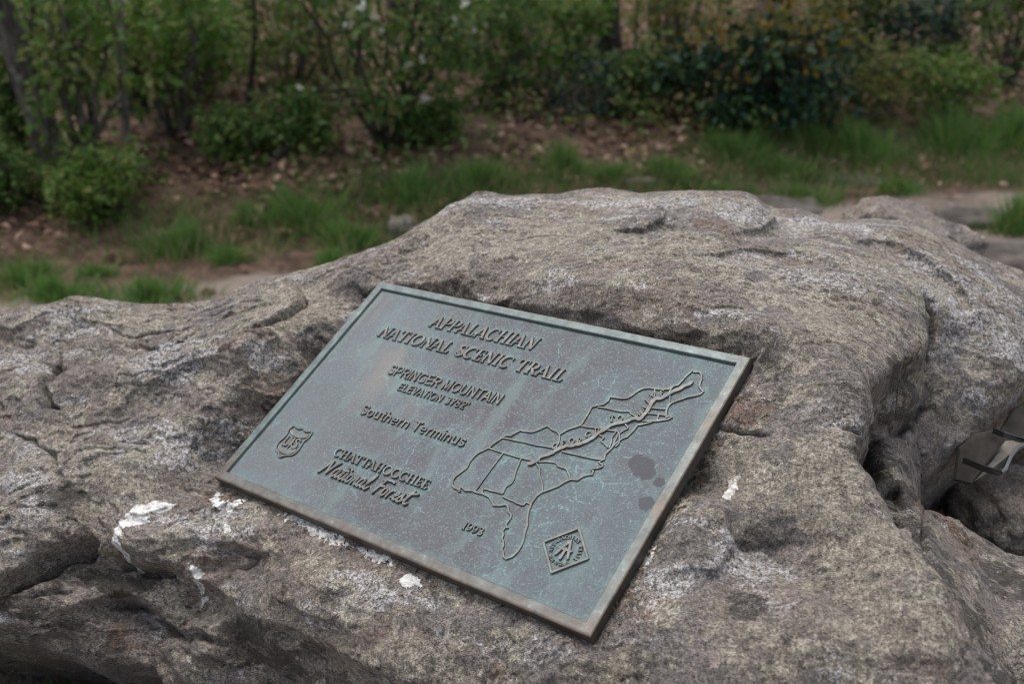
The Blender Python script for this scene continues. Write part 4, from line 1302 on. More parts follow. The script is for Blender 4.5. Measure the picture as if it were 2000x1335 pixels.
def zone(x, y):
    """how much the spot belongs to the worn trail (1) or the woods (0)"""
    P = np.stack([x, y, np.zeros_like(x)], -1).reshape(-1, 3)
    s = y - (4.25 + .34 * x) + .35 * fbm(P * .9 + 5, 3).reshape(x.shape)
    return 1 - smooth01((s + .25) / .6)


mg = NT('forest_floor')
co = mg.coords()
tr_ = mg.attr('trail')
soil = mg.mix(mg.ramp(mg.noise(co, 2.3, 6, .65), .38, .62), (.185, .145, .115), (.290, .235, .195))
soil = mg.mix(mg.ramp(mg.noise(co, 26, 5, .7), .5, .66), soil, (.32, .27, .235))
duff = mg.mix(mg.ramp(mg.noise(co, 9, 6, .7), .4, .62), (.070, .045, .032), (.170, .108, .076))
duff = mg.mix(mg.ramp(mg.noise(co, 38, 4, .7), .55, .68), duff, (.20, .135, .10))
gcol = mg.mix(mg.ramp(mg.math('ADD', tr_, mg.math('MULTIPLY', mg.math('SUBTRACT', mg.noise(co, 3, 5, .6), .5), .8)), .35, .65), duff, soil)
M_GROUND = mg.done(gcol, .95, .2, mg.bump(mg.noise(co, 30, 6, .7), .8, .03))
gx = np.concatenate([np.linspace(-60, -7, 40)[:-1], np.linspace(-7, 8, 230), np.linspace(8, 60, 40)[1:]])
gy = np.concatenate([np.linspace(-40, -1, 24)[:-1], np.linspace(-1, 15, 260), np.linspace(15, 90, 50)[1:]])
X2, Y2 = np.meshgrid(gx, gy)
Z2 = ground_z(X2, Y2)
ix = np.arange(X2.size).reshape(X2.shape)
f = np.stack([ix[:-1, :-1], ix[:-1, 1:], ix[1:, 1:], ix[1:, :-1]], -1).reshape(-1, 4)
ground = mesh_obj('ground', np.c_[X2.ravel(), Y2.ravel(), Z2.ravel()], f, M_GROUND, smooth=True)
tag(ground, kind='structure')
a_ = ground.data.attributes.new('trail', 'FLOAT', 'POINT')
a_.data.foreach_set('value', zone(X2, Y2).ravel().astype(np.float32))


# ------------------------------------------------------------------ foliage
def leaf_material(name, c0, c1, c2=None, gloss=.45, trans=.35):
    m = NT(name)
    g = m.n('NewGeometry')
    r = g.outputs['Random Per Island']
    col = m.mix(m.ramp(r, .0, .75, smooth=False), c0, c1)
    if c2: col = m.mix(m.ramp(r, .68, .76), col, c2)
    m.done(col, gloss + .1, .18)
    tl = m.n('BsdfTranslucent')
    m.set(tl.inputs[0], col)
    mx = m.n('MixShader')
    mx.inputs[0].default_value = trans
    m.t.links.new(m.b.outputs[0], mx.inputs[1])
    m.t.links.new(tl.outputs[0], mx.inputs[2])
    m.t.links.new(mx.outputs[0], m.o.inputs[0])
    return m.m


LEAF = {
    'mid': leaf_material('leaf_mid_green', (.040, .090, .020), (.078, .150, .032), (.135, .180, .045)),
    'fresh': leaf_material('leaf_fresh_green', (.066, .140, .022), (.115, .205, .036), (.16, .19, .05)),
    'yellow': leaf_material('leaf_yellow_green', (.070, .100, .026), (.135, .165, .045), (.20, .17, .05)),
    'dark': leaf_material('leaf_dark_glossy', (.010, .034, .022), (.022, .058, .036), (.05, .10, .03), .40, .12),
    'orange': leaf_material('leaf_new_growth', (.15, .10, .022), (.26, .165, .030), (.12, .14, .03)),
    'litter': leaf_material('leaf_dead_brown', (.115, .066, .046), (.250, .152, .106), (.38, .27, .20), .75, .12),
    'grass': leaf_material('grass_blade', (.078, .190, .044), (.135, .265, .062), (.23, .28, .10), .5, .3),
    'grass_dry': leaf_material('grass_blade_mixed', (.075, .150, .036), (.130, .210, .055), (.25, .21, .11), .55, .3),
    'petal': leaf_material('white_petal', (.62, .62, .56), (.78, .78, .74), None, .5, .3),
}
mb = NT('bark_grey')
co = mb.coords()
bk = mb.mix(mb.ramp(mb.noise(mb.mapping(co, (1, 1, .18)), 38, 5, .65), .38, .62), (.055, .046, .040), (.150, .135, .122))
bk = mb.mix(mb.ramp(mb.noise(co, 7, 4, .6), .56, .66), bk, (.21, .205, .185))
M_BARK = mb.done(bk, .9, .2, mb.bump(mb.noise(mb.mapping(co, (1, 1, .2)), 60, 5, .7), .8, .02))
mb = NT('bark_dark')
co = mb.coords()
M_BARKD = mb.done(mb.mix(mb.ramp(mb.noise(mb.mapping(co, (1, 1, .2)), 30, 5, .65), .4, .64), (.024, .020, .018), (.080, .068, .058)), .9, .2, mb.bump(mb.noise(co, 60, 5, .7), .8, .02))
mb = NT('bark_pale')
co = mb.coords()
M_BARKP = mb.done(mb.mix(mb.ramp(mb.noise(mb.mapping(co, (1, 1, .3)), 30, 5, .65), .4, .64), (.13, .115, .10), (.27, .25, .225)), .9, .2)


def leaves_mesh(name, C, D, Nn, ln, wd, mat, parent=None, fold=.18):
    """leaf-shaped folded quads at C, along D, facing Nn"""
    n = len(C)
    D = D / np.linalg.norm(D, axis=1)[:, None]
    S = np.cross(D, Nn); S /= np.maximum(np.linalg.norm(S, axis=1)[:, None], 1e-6)
    U = np.cross(S, D)
    ln, wd = np.asarray(ln).reshape(-1, 1), np.asarray(wd).reshape(-1, 1)
    v = np.stack([C, C + D * ln * .45 + S * wd / 2 + U * wd * fold, C + D * ln - U * ln * .10, C + D * ln * .45 - S * wd / 2 + U * wd * fold], 1).reshape(-1, 3)
    i = np.arange(n) * 4
    t = np.stack([np.stack([i, i + 1, i + 2], 1), np.stack([i, i + 2, i + 3], 1)], 1).reshape(-1, 3)
    return tri_obj(name, v, t, mat, parent)


def tri_obj(name, v, t, mat, parent=None):
    me = bpy.data.meshes.new(name)
    me.vertices.add(len(v)); me.vertices.foreach_set('co', np.ascontiguousarray(v, np.float32).ravel())
    me.loops.add(len(t) * 3); me.loops.foreach_set('vertex_index', np.ascontiguousarray(t, np.int32).ravel())
    me.polygons.add(len(t)); me.polygons.foreach_set('loop_start', np.arange(0, len(t) * 3, 3, dtype=np.int32))
    me.materials.append(mat)
    me.update(calc_edges=True)
    o = bpy.data.objects.new(name, me)
    COL.objects.link(o)
    if parent: o.parent = parent
    return o


def tube(paths, name, mat, parent=None, sides=7):
    """tapered limbs: paths is a list of (points, radii); one mesh"""
    V_, F_ = [], []
    for P, Rr in paths:
        P = np.array(P, float); n = len(P)
        T = np.gradient(P, axis=0); T /= np.maximum(np.linalg.norm(T, axis=1)[:, None], 1e-9)
        b = len(V_)
        for i in range(n):
            ref = np.array([1.0, 0, 0]) if abs(T[i][0]) < .9 else np.array([0, 1.0, 0])
            s = np.cross(T[i], ref); s /= np.linalg.norm(s); u = np.cross(T[i], s)
            for k in range(sides):
                a = 2 * math.pi * k / sides
                rr = Rr[i] * (1 + .12 * math.sin(3 * a + i))
                V_.append(P[i] + rr * (math.cos(a) * s + math.sin(a) * u))
        for i in range(n - 1):
            for k in range(sides):
                F_.append((b + i * sides + k, b + i * sides + (k + 1) % sides, b + (i + 1) * sides + (k + 1) % sides, b + (i + 1) * sides + k))
        F_.append(tuple(b + (n - 1) * sides + k for k in range(sides)))
    return mesh_obj(name, V_, F_, mat, parent, smooth=True)


def limb(p0, p1, r0, r1, n=7, wig=.04):
    p0, p1 = np.array(p0, float), np.array(p1, float)
    t = np.linspace(0, 1, n)[:, None]
    P = p0 + (p1 - p0) * t
    L = np.linalg.norm(p1 - p0)
    off = rng.normal(size=(1, 3)) * 5
    w = np.stack([noise(np.c_[t * 2.3, t * 0, t * 0] + off + k * 9) for k in range(3)], 1) * wig * L * np.sin(t * math.pi)
    return P + w, np.linspace(r0, r1, n)


def rnd_dirs(n):
    d = rng.normal(size=(n, 3))
    return d / np.linalg.norm(d, axis=1)[:, None]


def crown_leaves(centers, n_each, spread, ln, up=.3):
    """clumps of leaves round twig ends"""
    C = np.repeat(centers, n_each, 0)
    off = rnd_dirs(len(C)) * (rng.random(len(C)) ** .6)[:, None] * spread
    off[:, 2] *= .6
    D = off + rnd_dirs(len(C)) * spread * .5
    D[:, 2] -= .15 * spread
    Nn = rnd_dirs(len(C)) * .8 + np.array([0, 0, 1.0])
    l = ln * (.6 + .8 * rng.random(len(C)))
    return C + off, D, Nn, l, l * (.42 + .2 * rng.random(len(C)))


def shrub(name, base, h, r, pal, label, nclump=40, nleaf=22, ln=.07, stems=5, bark=None, low=.15, cat='shrub', accent=None, flowers=0, group=None, spread=None):
    root = empty(name, base)
    tag(root, label, cat, group)
    paths, tips = [], []
    for i in range(stems):
        a = rng.random() * 2 * math.pi
        rr = r * (.25 + .65 * rng.random())
        tip = np.array([math.cos(a) * rr, math.sin(a) * rr, h * (.70 + .28 * rng.random())])
        b0 = np.array([math.cos(a), math.sin(a), 0]) * r * .08
        P, R_ = limb(b0, tip, .011 + .008 * h, .004, 8, .10)
        paths.append((P, R_))
        for k in range(4):
            j = rng.integers(2, 7)
            e = P[j] + rnd_dirs(1)[0] * r * .5 + np.array([0, 0, .12 * h])
            paths.append(limb(P[j], e, .005 + .002 * h, .002, 5, .08))
            tips.append(e)
        tips.append(P[-1])
    tube(paths, 'stems', bark or M_BARK, root, 5)
    c = rnd_dirs(nclump) * (.55 + .45 * rng.random(nclump))[:, None] * np.array([r, r, h * .5])
    c[:, 2] += h * .55
    keep = c[:, 2] > h * low
    c = c[keep]
    c = np.vstack([c, np.array(tips)]) if tips else c
    sp = spread or r * .20 + .05
    if accent:
        top = c[:, 2] + .25 * h * rng.normal(size=len(c)) * .5 > h * .72
        c1, c2 = c[~top], c[top]
        leaves_mesh('foliage', *crown_leaves(c1, nleaf, sp, ln), LEAF[pal], root)
        if len(c2):
            leaves_mesh('foliage', *crown_leaves(c2, nleaf // 2, sp, ln), LEAF[pal], root)
            o = leaves_mesh('new_leaves', *crown_leaves(c2 + [0, 0, .06], nleaf // 2, sp * .8, ln * .8), LEAF[accent], root)
            o['label'] = 'orange-tinged young leaves on top'
    else:
        leaves_mesh('foliage', *crown_leaves(c, nleaf, sp, ln), LEAF[pal], root)
    for k in range(flowers):
        p = c[rng.integers(len(c))] + np.array([0, -sp * .8, .05])
        n = 8
        C_ = p + rnd_dirs(n) * .013
        leaves_mesh('white_blossom', C_, rnd_dirs(n), rnd_dirs(n), np.full(n, .024), np.full(n, .018), LEAF['petal'], root)
    return root


def px_shrub(name, px, py, wpx, hpx, pal, label, **kw):
    kw['nclump'] = int(kw.get('nclump', 40) * (.36 if 'laurel' not in name else .9))
    kw['ln'] = kw.get('ln', .07) * .68
    kw['nleaf'] = int(kw.get('nleaf', 22) * 1.25)
    kw['stems'] = kw.get('stems', 5) + 3
    b = at_ground(px, py)
    dep = (np.linalg.norm(b - C0))
    s = dep / FPX
    return shrub(name, b, hpx * s * 1.02, wpx * s * .5, pal, label, **kw)


# shrubs and saplings seen over the boulder
px_shrub('low_bush', 205, 420, 200, 90, 'fresh', 'low round bush at the bank edge by the grass tuft', nclump=46, nleaf=26, ln=.055, low=.05)
px_shrub('low_bush', 50, 405, 160, 90, 'mid', 'dark low bush at the foot of the leaning trunk', nclump=44, nleaf=24, ln=.055, low=.05)
px_shrub('sapling', 178, 335, 230, 380, 'fresh', 'thin many-stemmed sapling beside the leaning trunk', nclump=20, nleaf=12, ln=.085, stems=7, low=.3, cat='tree', bark=M_BARK)
px_shrub('sapling', 345, 265, 290, 250, 'fresh', 'bright-leaved sapling right of the leaning trunk', nclump=34, nleaf=20, ln=.10, stems=5, low=.35, cat='tree')
px_shrub('shrub', 20, 300, 170, 170, 'mid', 'green shrub at the left edge behind the leaning trunk', nclump=40, nleaf=20, ln=.08)
px_shrub('shrub', 470, 320, 160, 90, 'mid', 'dull green low shrub behind the fallen branch', nclump=34, nleaf=22, ln=.06)
px_shrub('shrub', 600, 290, 150, 90, 'mid', 'small dull shrub above the fallen branch', nclump=30, nleaf=20, ln=.06)
px_shrub('shrub', 565, 190, 330, 210, 'yellow', 'tall yellowish shrub between sapling and blossoming shrub', nclump=44, nleaf=22, ln=.085)
px_shrub('shrub', 400, 190, 200, 170, 'mid', 'green shrub far behind the bright-leaved sapling', nclump=36, nleaf=20, ln=.08)
px_shrub('blossoming_shrub', 762, 285, 400, 360, 'mid', 'spreading many-stemmed shrub with scattered white blossom', nclump=58, nleaf=22, ln=.075, stems=9, bark=M_BARKD, flowers=20, low=.25)
px_shrub('low_bush', 840, 280, 160, 65, 'mid', 'low green bush below the blossoming shrub', nclump=32, nleaf=22, ln=.055, low=.05)
px_shrub('shrub', 985, 215, 260, 210, 'mid', 'leafy shrub left of the thin grey trunk', nclump=44, nleaf=22, ln=.085)
px_shrub('shrub', 1085, 170, 220, 150, 'fresh', 'fresh green shrub round the thin grey trunk', nclump=38, nleaf=20, ln=.085)
px_shrub('low_bush', 1150, 225, 250, 85, 'dark', 'low dark bush left of the laurel', nclump=40, nleaf=22, ln=.06, low=.05)
px_shrub('shrub', 1245, 235, 130, 130, 'mid', 'small green shrub touching the laurel', nclump=28, nleaf=20, ln=.065)
px_shrub('laurel_bush', 1455, 262, 330, 195, 'dark', 'big dark laurel bush topped with orange young leaves', nclump=120, nleaf=26, ln=.085, stems=9, low=.05, accent='orange')
px_shrub('shrub', 1690, 240, 210, 110, 'yellow', 'yellow-green shrub right of the laurel', nclump=40, nleaf=22, ln=.065, low=.05)
px_shrub('shrub', 1835, 232, 180, 95, 'fresh', 'low fresh green shrub above the right grass tufts', nclump=34, nleaf=22, ln=.065, low=.05)
px_shrub('shrub', 1790, 150, 230, 130, 'dark', 'dark shrub by the slim dark trunk', nclump=40, nleaf=20, ln=.08)
px_shrub('shrub', 1965, 170, 210, 190, 'mid', 'green shrub at the right edge', nclump=40, nleaf=20, ln=.08)
px_shrub('shrub', 1640, 130, 200, 140, 'yellow', 'yellowish shrub behind the laurel', nclump=36, nleaf=20, ln=.08)
px_shrub('shrub', 1330, 120, 230, 150, 'yellow', 'yellowish shrub behind the laurel, on its left', nclump=36, nleaf=20, ln=.08)
px_shrub('shrub', 885, 120, 200, 140, 'yellow', 'yellow-green shrub behind the blossoming shrub', nclump=36, nleaf=20, ln=.085)
px_shrub('shrub', 150, 160, 260, 190, 'mid', 'green shrub far behind the leaning trunk', nclump=40, nleaf=20, ln=.09)

# trees: the trunks that cross the top of the picture, their crowns far above it
def tree(name, base_px, top_px, wpx, bark, label, height=8.5, crown=2.0, nleaf=420):
    b = at_ground(*base_px)
    dep = np.linalg.norm(b - C0)
    r = wpx / FPX * dep / 2
    t = at_y(top_px[0], top_px[1], b[1])
    d = (t - b); d /= np.linalg.norm(d)
    d = d * .75 + np.array([0, 0, .25]) if abs(d[0]) > .25 else d
    root = empty(name, b)
    tag(root, label, 'tree')
    mid = t - b
    topp = mid + np.array([d[0] * .5, 0, 1.0]) * (height - mid[2])
    P1, R1 = limb((0, 0, -.1), mid, r * 1.15, r * .95, 8, .05)
    P2, R2 = limb(mid, topp, r * .95, r * .3, 8, .04)
    P = np.vstack([P1, P2[1:]]); Rr = np.r_[R1, R2[1:]]
    Rr[0] *= 1.3
    paths = [(P, Rr)]
    ends = []
    for k in range(9):
        j = rng.integers(9, len(P))
        e = P[j] + rnd_dirs(1)[0] * np.array([crown, crown, .6]) * .9 + np.array([0, 0, .7])
        paths.append(limb(P[j], e, Rr[j] * .5, .01, 6, .08)); ends.append(e)
    tube(paths, 'trunk', bark, root, 9)
    cen = np.vstack([np.array(ends), topp + rnd_dirs(22) * np.array([crown, crown, crown * .6])])
    leaves_mesh('crown', *crown_leaves(cen, nleaf // len(cen), .75, .20), LEAF['mid'], root)
    return root


tree('tree', (118, 325), (-30, -60), 46, M_BARK, 'grey leaning tree at the upper left', 7.5, 1.7)
tree('tree', (266, 215), (270, -60), 34, M_BARKD, 'dark straight tree behind the bright-leaved sapling', 9, 2.0)
tree('tree', (1190, 150), (1188, -60), 42, M_BARKD, 'thick dark tree left of the laurel', 9, 2.2)
tree('slender_tree', (1105, 130), (1090, -60), 13, M_BARKP, 'thin grey trunk left of the thick dark tree', 6, 1.2, 250)
tree('slender_tree', (1487, 130), (1493, -60), 20, M_BARKP, 'pale slim trunk rising behind the laurel', 7, 1.3, 250)
tree('tree', (1530, 120), (1528, -60), 48, M_BARKD, 'dark trunk just right of the pale slim one', 9, 2.2)
tree('slender_tree', (1684, 128), (1698, -60), 24, M_BARK, 'grey trunk right of the laurel', 8, 1.5, 280)
tree('slender_tree', (1858, 115), (1868, -60), 28, M_BARKD, 'slim dark trunk near the upper right corner', 8, 1.5, 280)
tree('slender_tree', (238, 295), (228, -60), 13, M_BARKP, 'pale thin stem in the bright-leaved sapling', 5, 1.0, 220)
tree('tree', (345, 60), (342, -60), 34, M_BARKD, 'dark trunk at the top edge above the sapling', 9, 2.0)
tree('tree', (775, 60), (780, -60), 44, M_BARKD, 'dark trunk at the top edge behind the blossoming shrub', 9, 2.2)
tree('slender_tree', (1280, 70), (1284, -60), 24, M_BARKD, 'slim trunk at the top edge between two dark trees', 8, 1.5, 280)

# thin bare stems standing among the shrubs
for px, py, lab in ((40, 250, 'thin stem close to the left edge'), (95, 190, 'thin stem behind the leaning tree'), (310, 200, 'thin stem inside the bright-leaved sapling'), (430, 150, 'thin stem right of the bright-leaved sapling'),
                   (480, 250, 'thin stem rising from the dull low shrub'), (560, 120, 'thin stem behind the tall yellowish shrub'), (640, 170, 'thin stem left of the blossoming shrub'), (690, 130, 'thin stem touching the blossoming shrub on its left'),
                   (880, 190, 'thin stem touching the blossoming shrub on its right'), (930, 110, 'thin stem between blossoming shrub and grey trunk'), (1010, 150, 'thin stem just left of the thin grey trunk'), (1240, 100, 'thin stem left of the laurel top'),
                   (1590, 90, 'thin stem right of the laurel top'), (1740, 140, 'thin stem between grey trunk and slim dark trunk'), (1920, 130, 'thin stem right of the slim dark trunk'), (1985, 100, 'thin stem in the upper right corner')):
    b = at_ground(px, py)
    root = empty('bare_sapling', b)
    tag(root, lab, 'sapling', 'thin bare stems among the shrubs')
    h = rng.uniform(1.8, 3.0)
    tip = np.array([rng.normal() * .25, rng.normal() * .2, h])
    P, Rr = limb((0, 0, -.05), tip, rng.uniform(.011, .022), .006, 9, .06)
    paths, ends = [(P, Rr)], [tip]
    for k in range(5):
        j = rng.integers(3, 9)
        e = P[j] + rnd_dirs(1)[0] * .35 + np.array([0, 0, .2])
        paths.append(limb(P[j], e, .006, .002, 5, .1)); ends.append(e)
    tube(paths, 'trunk', (M_BARK, M_BARKP, M_BARKD)[rng.integers(3)], root, 5)
    leaves_mesh('foliage', *crown_leaves(np.array(ends), 14, .14, .06), LEAF[('fresh', 'yellow')[rng.integers(2)]], root)

# low herbs between the shrubs, too many to count
n = 3600
hx, hy = rng.uniform(-6, 7.5, n), rng.uniform(4.6, 14, n)
P = np.c_[hx, hy, np.zeros(n)]
ok = (hy > 5.1 + .34 * hx) & (fbm(P * .8 + 21, 3) > -.10)
hx, hy = hx[ok], hy[ok]
cen = np.c_[hx, hy, ground_z(hx, hy) + .06 + .22 * rng.random(len(hx))]
m3 = rng.random(len(cen)) < .55
C_, D_, N_, l_, w_ = crown_leaves(cen[m3], 11, .12, .045)
o = leaves_mesh('undergrowth', C_, D_, N_, l_, w_, LEAF['mid'])
tag(o, 'low green herbs covering the forest floor', 'undergrowth', kind='stuff')
C_, D_, N_, l_, w_ = crown_leaves(cen[~m3], 11, .12, .045)
o = leaves_mesh('undergrowth', C_, D_, N_, l_, w_, LEAF['yellow'])
tag(o, 'low yellowish herbs covering the forest floor', 'undergrowth', kind='stuff')

o = leaves_mesh('joint_crumbs', Pj, D_j, N_j, l_j, l_j * .35, M_CRUMB)
tag(o, 'brown grit and leaf crumbs caught round the plaque', 'debris', kind='stuff')

# dead leaves
n = 66000
lx, ly = rng.uniform(-6, 7.5, n), rng.uniform(2.6, 14, n)
P = np.c_[lx, ly, np.zeros(n)]
dens = np.where(ly > 4.75 + .34 * lx, 1.0, .035) * smooth01(.75 + 1.1 * fbm(P * .9 + 2, 3))
ok = rng.random(n) < dens
lx, ly = lx[ok], ly[ok]
n = len(lx)
Nn = np.array([0, 0, 1.0]) + rng.normal(size=(n, 3)) * .30
D = rng.normal(size=(n, 3)) * np.array([1, 1, .25])
l_ = rng.uniform(.035, .085, n)
o = leaves_mesh('fallen_leaves', np.c_[lx, ly, ground_z(lx, ly) + .008 + .03 * rng.random(n)], D, Nn, l_, l_ * rng.uniform(.4, .7, n), LEAF['litter'], fold=.3)
tag(o, 'brown dead leaves lying over the forest floor', 'leaves', kind='stuff')


def blades(x, y, z, hgt, lean, wid):
    """grass blades as three-segment tapering strips"""
    n = len(x)
    a = rng.random(n) * 2 * math.pi
    s = np.c_[np.cos(a), np.sin(a), np.zeros(n)] * (wid / 2)[:, None]
    p0 = np.c_[x, y, z]
    p1 = p0 + np.c_[lean * .35, (hgt * .5)[:, None]]
    p2 = p0 + np.c_[lean, hgt * .92]
    v = np.stack([p0 - s, p0 + s, p1 - s * .8, p1 + s * .8, p2], 1).reshape(-1, 3)
    i = np.arange(n) * 5
    t = np.stack([np.stack([i, i + 1, i + 3], 1), np.stack([i, i + 3, i + 2], 1), np.stack([i + 2, i + 3, i + 4], 1)], 1).reshape(-1, 3)
    return v, t


TUFTS = [
    (350, 490, 110, 78, 'single rounded grass tuft on bare soil below the low bush'), (600, 432, 160, 82, 'broad grass tuft on the bank below the fallen branch'), (488, 432, 70, 46, 'small grass tuft left of the broad bank tuft'),
    (690, 478, 130, 66, 'wide grass tuft left of the small pale stone'), (935, 380, 150, 72, 'dense grass tuft just over the crest of the boulder'), (805, 388, 140, 78, 'grass tuft above the small pale stone'),
    (1105, 338, 112, 66, 'round grass tuft over the middle of the boulder'), (1195, 350, 66, 52, 'narrow tuft right of the round one'), (1300, 346, 140, 56, 'low spreading tuft on the trail edge left of the laurel'),
    (1430, 302, 180, 72, 'large tuft right below the laurel bush'), (1590, 300, 130, 74, 'tall tuft at the laurel bush’s right foot'), (1690, 308, 150, 84, 'large tuft under the yellow-green shrub'),
    (1540, 338, 140, 44, 'low tuft in front of the tall laurel tuft'), (1865, 296, 150, 84, 'large tuft at the right above the trail'), (1975, 285, 120, 90, 'tuft at the right edge above the trail'),
    (1405, 384, 100, 34, 'small tuft behind the boulder’s flat top'), (1570, 396, 140, 44, 'small tuft on the trail beside the dark slab'), (1985, 450, 100, 82, 'tuft at the right edge on the near side of the trail'),
    (445, 510, 80, 44, 'small tuft between bare soil and boulder'), (655, 520, 100, 40, 'low tuft touching the boulder’s left shoulder'), (190, 535, 66, 32, 'tiny tuft on the bare trail at the left'),
    (60, 545, 110, 54, 'tuft at the left edge by the trail'), (290, 585, 220, 56, 'long low tuft along the boulder’s left crest'), (110, 580, 160, 50, 'low tuft behind the boulder’s left end'), (1760, 375, 90, 34, 'small tuft in the middle of the trail at the right'),
]
for px, py, wp, hp, lab in TUFTS:
    b = at_ground(px, py)
    s = np.linalg.norm(b - C0) / FPX
    r, h = wp * s * .48, hp * s * .88
    n = int(420 + 3000 * r)
    rr = np.minimum(np.abs(rng.normal(size=n)) * r * .58, r * 1.25)
    a = rng.random(n) * 2 * math.pi
    x, y = np.cos(a) * rr, np.sin(a) * rr * .8
    clump = .6 + .6 * smooth01(.5 + fbm(np.c_[x * 9 + b[0] * 7, y * 9, np.zeros(n)], 2))
    hg = h * (.50 + .75 * rng.random(n) ** 1.5) * clump * np.clip(1.08 - .42 * (rr / r) ** 1.5, .25, 1.1)
    lean = np.c_[np.cos(a), np.sin(a)] * (hg * np.minimum(.12 + .6 * rr / r, .9))[:, None] + rng.normal(size=(n, 2)) * .02
    gz = ground_z(b[0] + x, b[1] + y) - b[2] - .01
    v, t = blades(x, y, gz, hg, lean, rng.uniform(.004, .007, n))
    o = tri_obj('grass_tuft', v, t, LEAF['grass'])
    o.location = b
    tag(o, lab, 'grass tuft', 'grass tufts along the trail')
n = 52000
x, y = rng.uniform(-4.5, 6, n), rng.uniform(2.4, 8, n)
P = np.c_[x, y, np.zeros(n)]
s_ = y - (4.3 + .34 * x)
ok = (fbm(P * 1.1 + 61, 3) + 1.10 * np.exp(-((s_ - .40) / .42) ** 2) + .62 * np.exp(-((s_ + 1.75) / .4) ** 2) > .50 + .6 * rng.random(n)) & (s_ < 2)
x, y = x[ok], y[ok]
x, y = np.repeat(x, 3) + rng.normal(size=len(x) * 3) * .03, np.repeat(y, 3) + rng.normal(size=len(y) * 3) * .03
n = len(x)
hg = rng.uniform(.05, .15, n)
v, t = blades(x, y, ground_z(x, y) - .005, hg, rng.normal(size=(n, 2)) * (hg * .5)[:, None], rng.uniform(.004, .007, n))
o = tri_obj('grass', v, t, LEAF['grass_dry'])
tag(o, 'thin short grass scattered along the trail', 'grass', kind='stuff')
# grass in the gap under the boulder's left end
n = 700
x, y = rng.uniform(-1.15, -.5, n), rng.uniform(.8, 1.5, n)
hg = rng.uniform(.05, .14, n)
v, t = blades(x, y, ground_z(x, y) - .005, hg, rng.normal(size=(n, 2)) * (hg * .5)[:, None], rng.uniform(.003, .006, n))
o = tri_obj('grass_tuft', v, t, LEAF['grass_dry'])
tag(o, 'thin dim grass under the boulder at the lower left corner', 'grass tuft')


# ------------------------------------------------------------------ loose stones, fallen branch
def stone(name, c, size, seed, mat, label, rough=.18, flat=1.0):
    bm = bmesh.new()
    bmesh.ops.create_icosphere(bm, subdivisions=5, radius=1.0)
    P = np.array([q.co[:] for q in bm.verts])
    q = P * (1 + rough * fbm(P * 1.3 + seed, 4)[:, None] + .05 * fbm(P * 5 + seed, 3)[:, None])
    box = np.max(np.abs(q), axis=1, keepdims=True)
    q = q * (.55 + .45 * np.linalg.norm(q, axis=1, keepdims=True) / np.maximum(box, 1e-6) * .8)
    q = q * np.array(size)
    for w, p in zip(bm.verts, q): w.co = Vector(p)
    me = bpy.data.meshes.new(name); bm.to_mesh(me); bm.free()
    me.polygons.foreach_set('use_smooth', np.ones(len(me.polygons), bool))
    me.materials.append(mat)
    o = bpy.data.objects.new(name, me)
    COL.objects.link(o)
    o.location = c
    return tag(o, label, 'stone')


ms = NT('trail_stone')
co = ms.coords()
sc_ = ms.mix(ms.ramp(ms.noise(co, 6, 7, .68), .38, .62), (.085, .072, .064), (.170, .148, .130))
M_STONE = ms.done(sc_, .9, .2, ms.bump(ms.noise(co, 30, 7, .7), .8, .02))
for px, py, sz, sd, lab in ((785, 454, (.070, .06, .062), 1.0, 'small pale stone in the grass behind the boulder’s shoulder'), (1525, 408, (.22, .16, .07), 5.0, 'dark flat stone on the trail behind the boulder’s top'),
                           (1905, 428, (.20, .15, .06), 9.0, 'flat grey stone in the trail near the right edge'), (1975, 505, (.26, .2, .07), 13.0, 'flat stone at the right edge close behind the boulder'),
                           (1240, 352, (.12, .08, .03), 31.0, 'small flat stone below the low spreading tuft'), (1640, 350, (.25, .12, .03), 37.0, 'long flat stone crossing the trail at the right')):
    b = at_ground(px, py)
    stone('trail_stone', (b[0], b[1], b[2] + sz[2] * (.25 if sz[0] < .1 else -.25)), sz, sd, M_STONE if sz[0] > .1 else M_ROCK, lab)
b = at_y(1775, 482, 1.98)
stone('rear_stone', b, (.150, .11, .085), 21.0, M_ROCK, 'knobbly grey stone close behind the boulder’s right crest', .22).rotation_euler = (0, .28, .1)

b0, b1 = at_ground(535, 322), at_ground(700, 262)
root = empty('fallen_branch', b0)
tag(root, 'dead grey branch lying on the bank under the shrubs', 'branch')
e = b1 - b0 + np.array([0, 0, .22])
paths = [limb((0, 0, .04), e, .022, .010, 9, .06)]
tube(paths, 'main_limb', M_BARK, root)
P = paths[0][0]
tube([limb(P[4], P[4] + np.array([.25, -.1, .22]), .011, .004, 6, .1)], 'side_twig', M_BARK, root)
tube([limb(P[6], P[6] + np.array([.05, .15, .30]), .009, .003, 6, .1)], 'side_twig', M_BARK, root)

# ------------------------------------------------------------------ metal register box in the hollow at the right
mm = NT('weathered_zinc')
co = mm.coords()
zc = mm.mix(mm.ramp(mm.noise(co, 14, 5, .65), .4, .62), (.036, .031, .027), (.070, .062, .054))
zc = mm.mix(mm.ramp(mm.noise(co, 60, 4, .7), .62, .72), zc, (.03, .024, .02))
M_ZINC = mm.done(zc, .85, .15, mm.bump(mm.noise(mm.mapping(co, (1, 1, .2)), 90, 4, .6), .4, .002), .0)
mm = NT('black_steel_bar')
M_STEEL = mm.done((.11, .115, .12), .30, .5, mm.bump(mm.noise(mm.coords(), 200, 3, .6), .15, .001), .9)
mm = NT('pale_board')
M_BOARD = mm.done(mm.mix(mm.ramp(mm.noise(mm.mapping(mm.coords(), (1, 8, 1)), 30, 4, .6), .4, .6), (.20, .18, .15), (.30, .275, .235)), .8, .2)


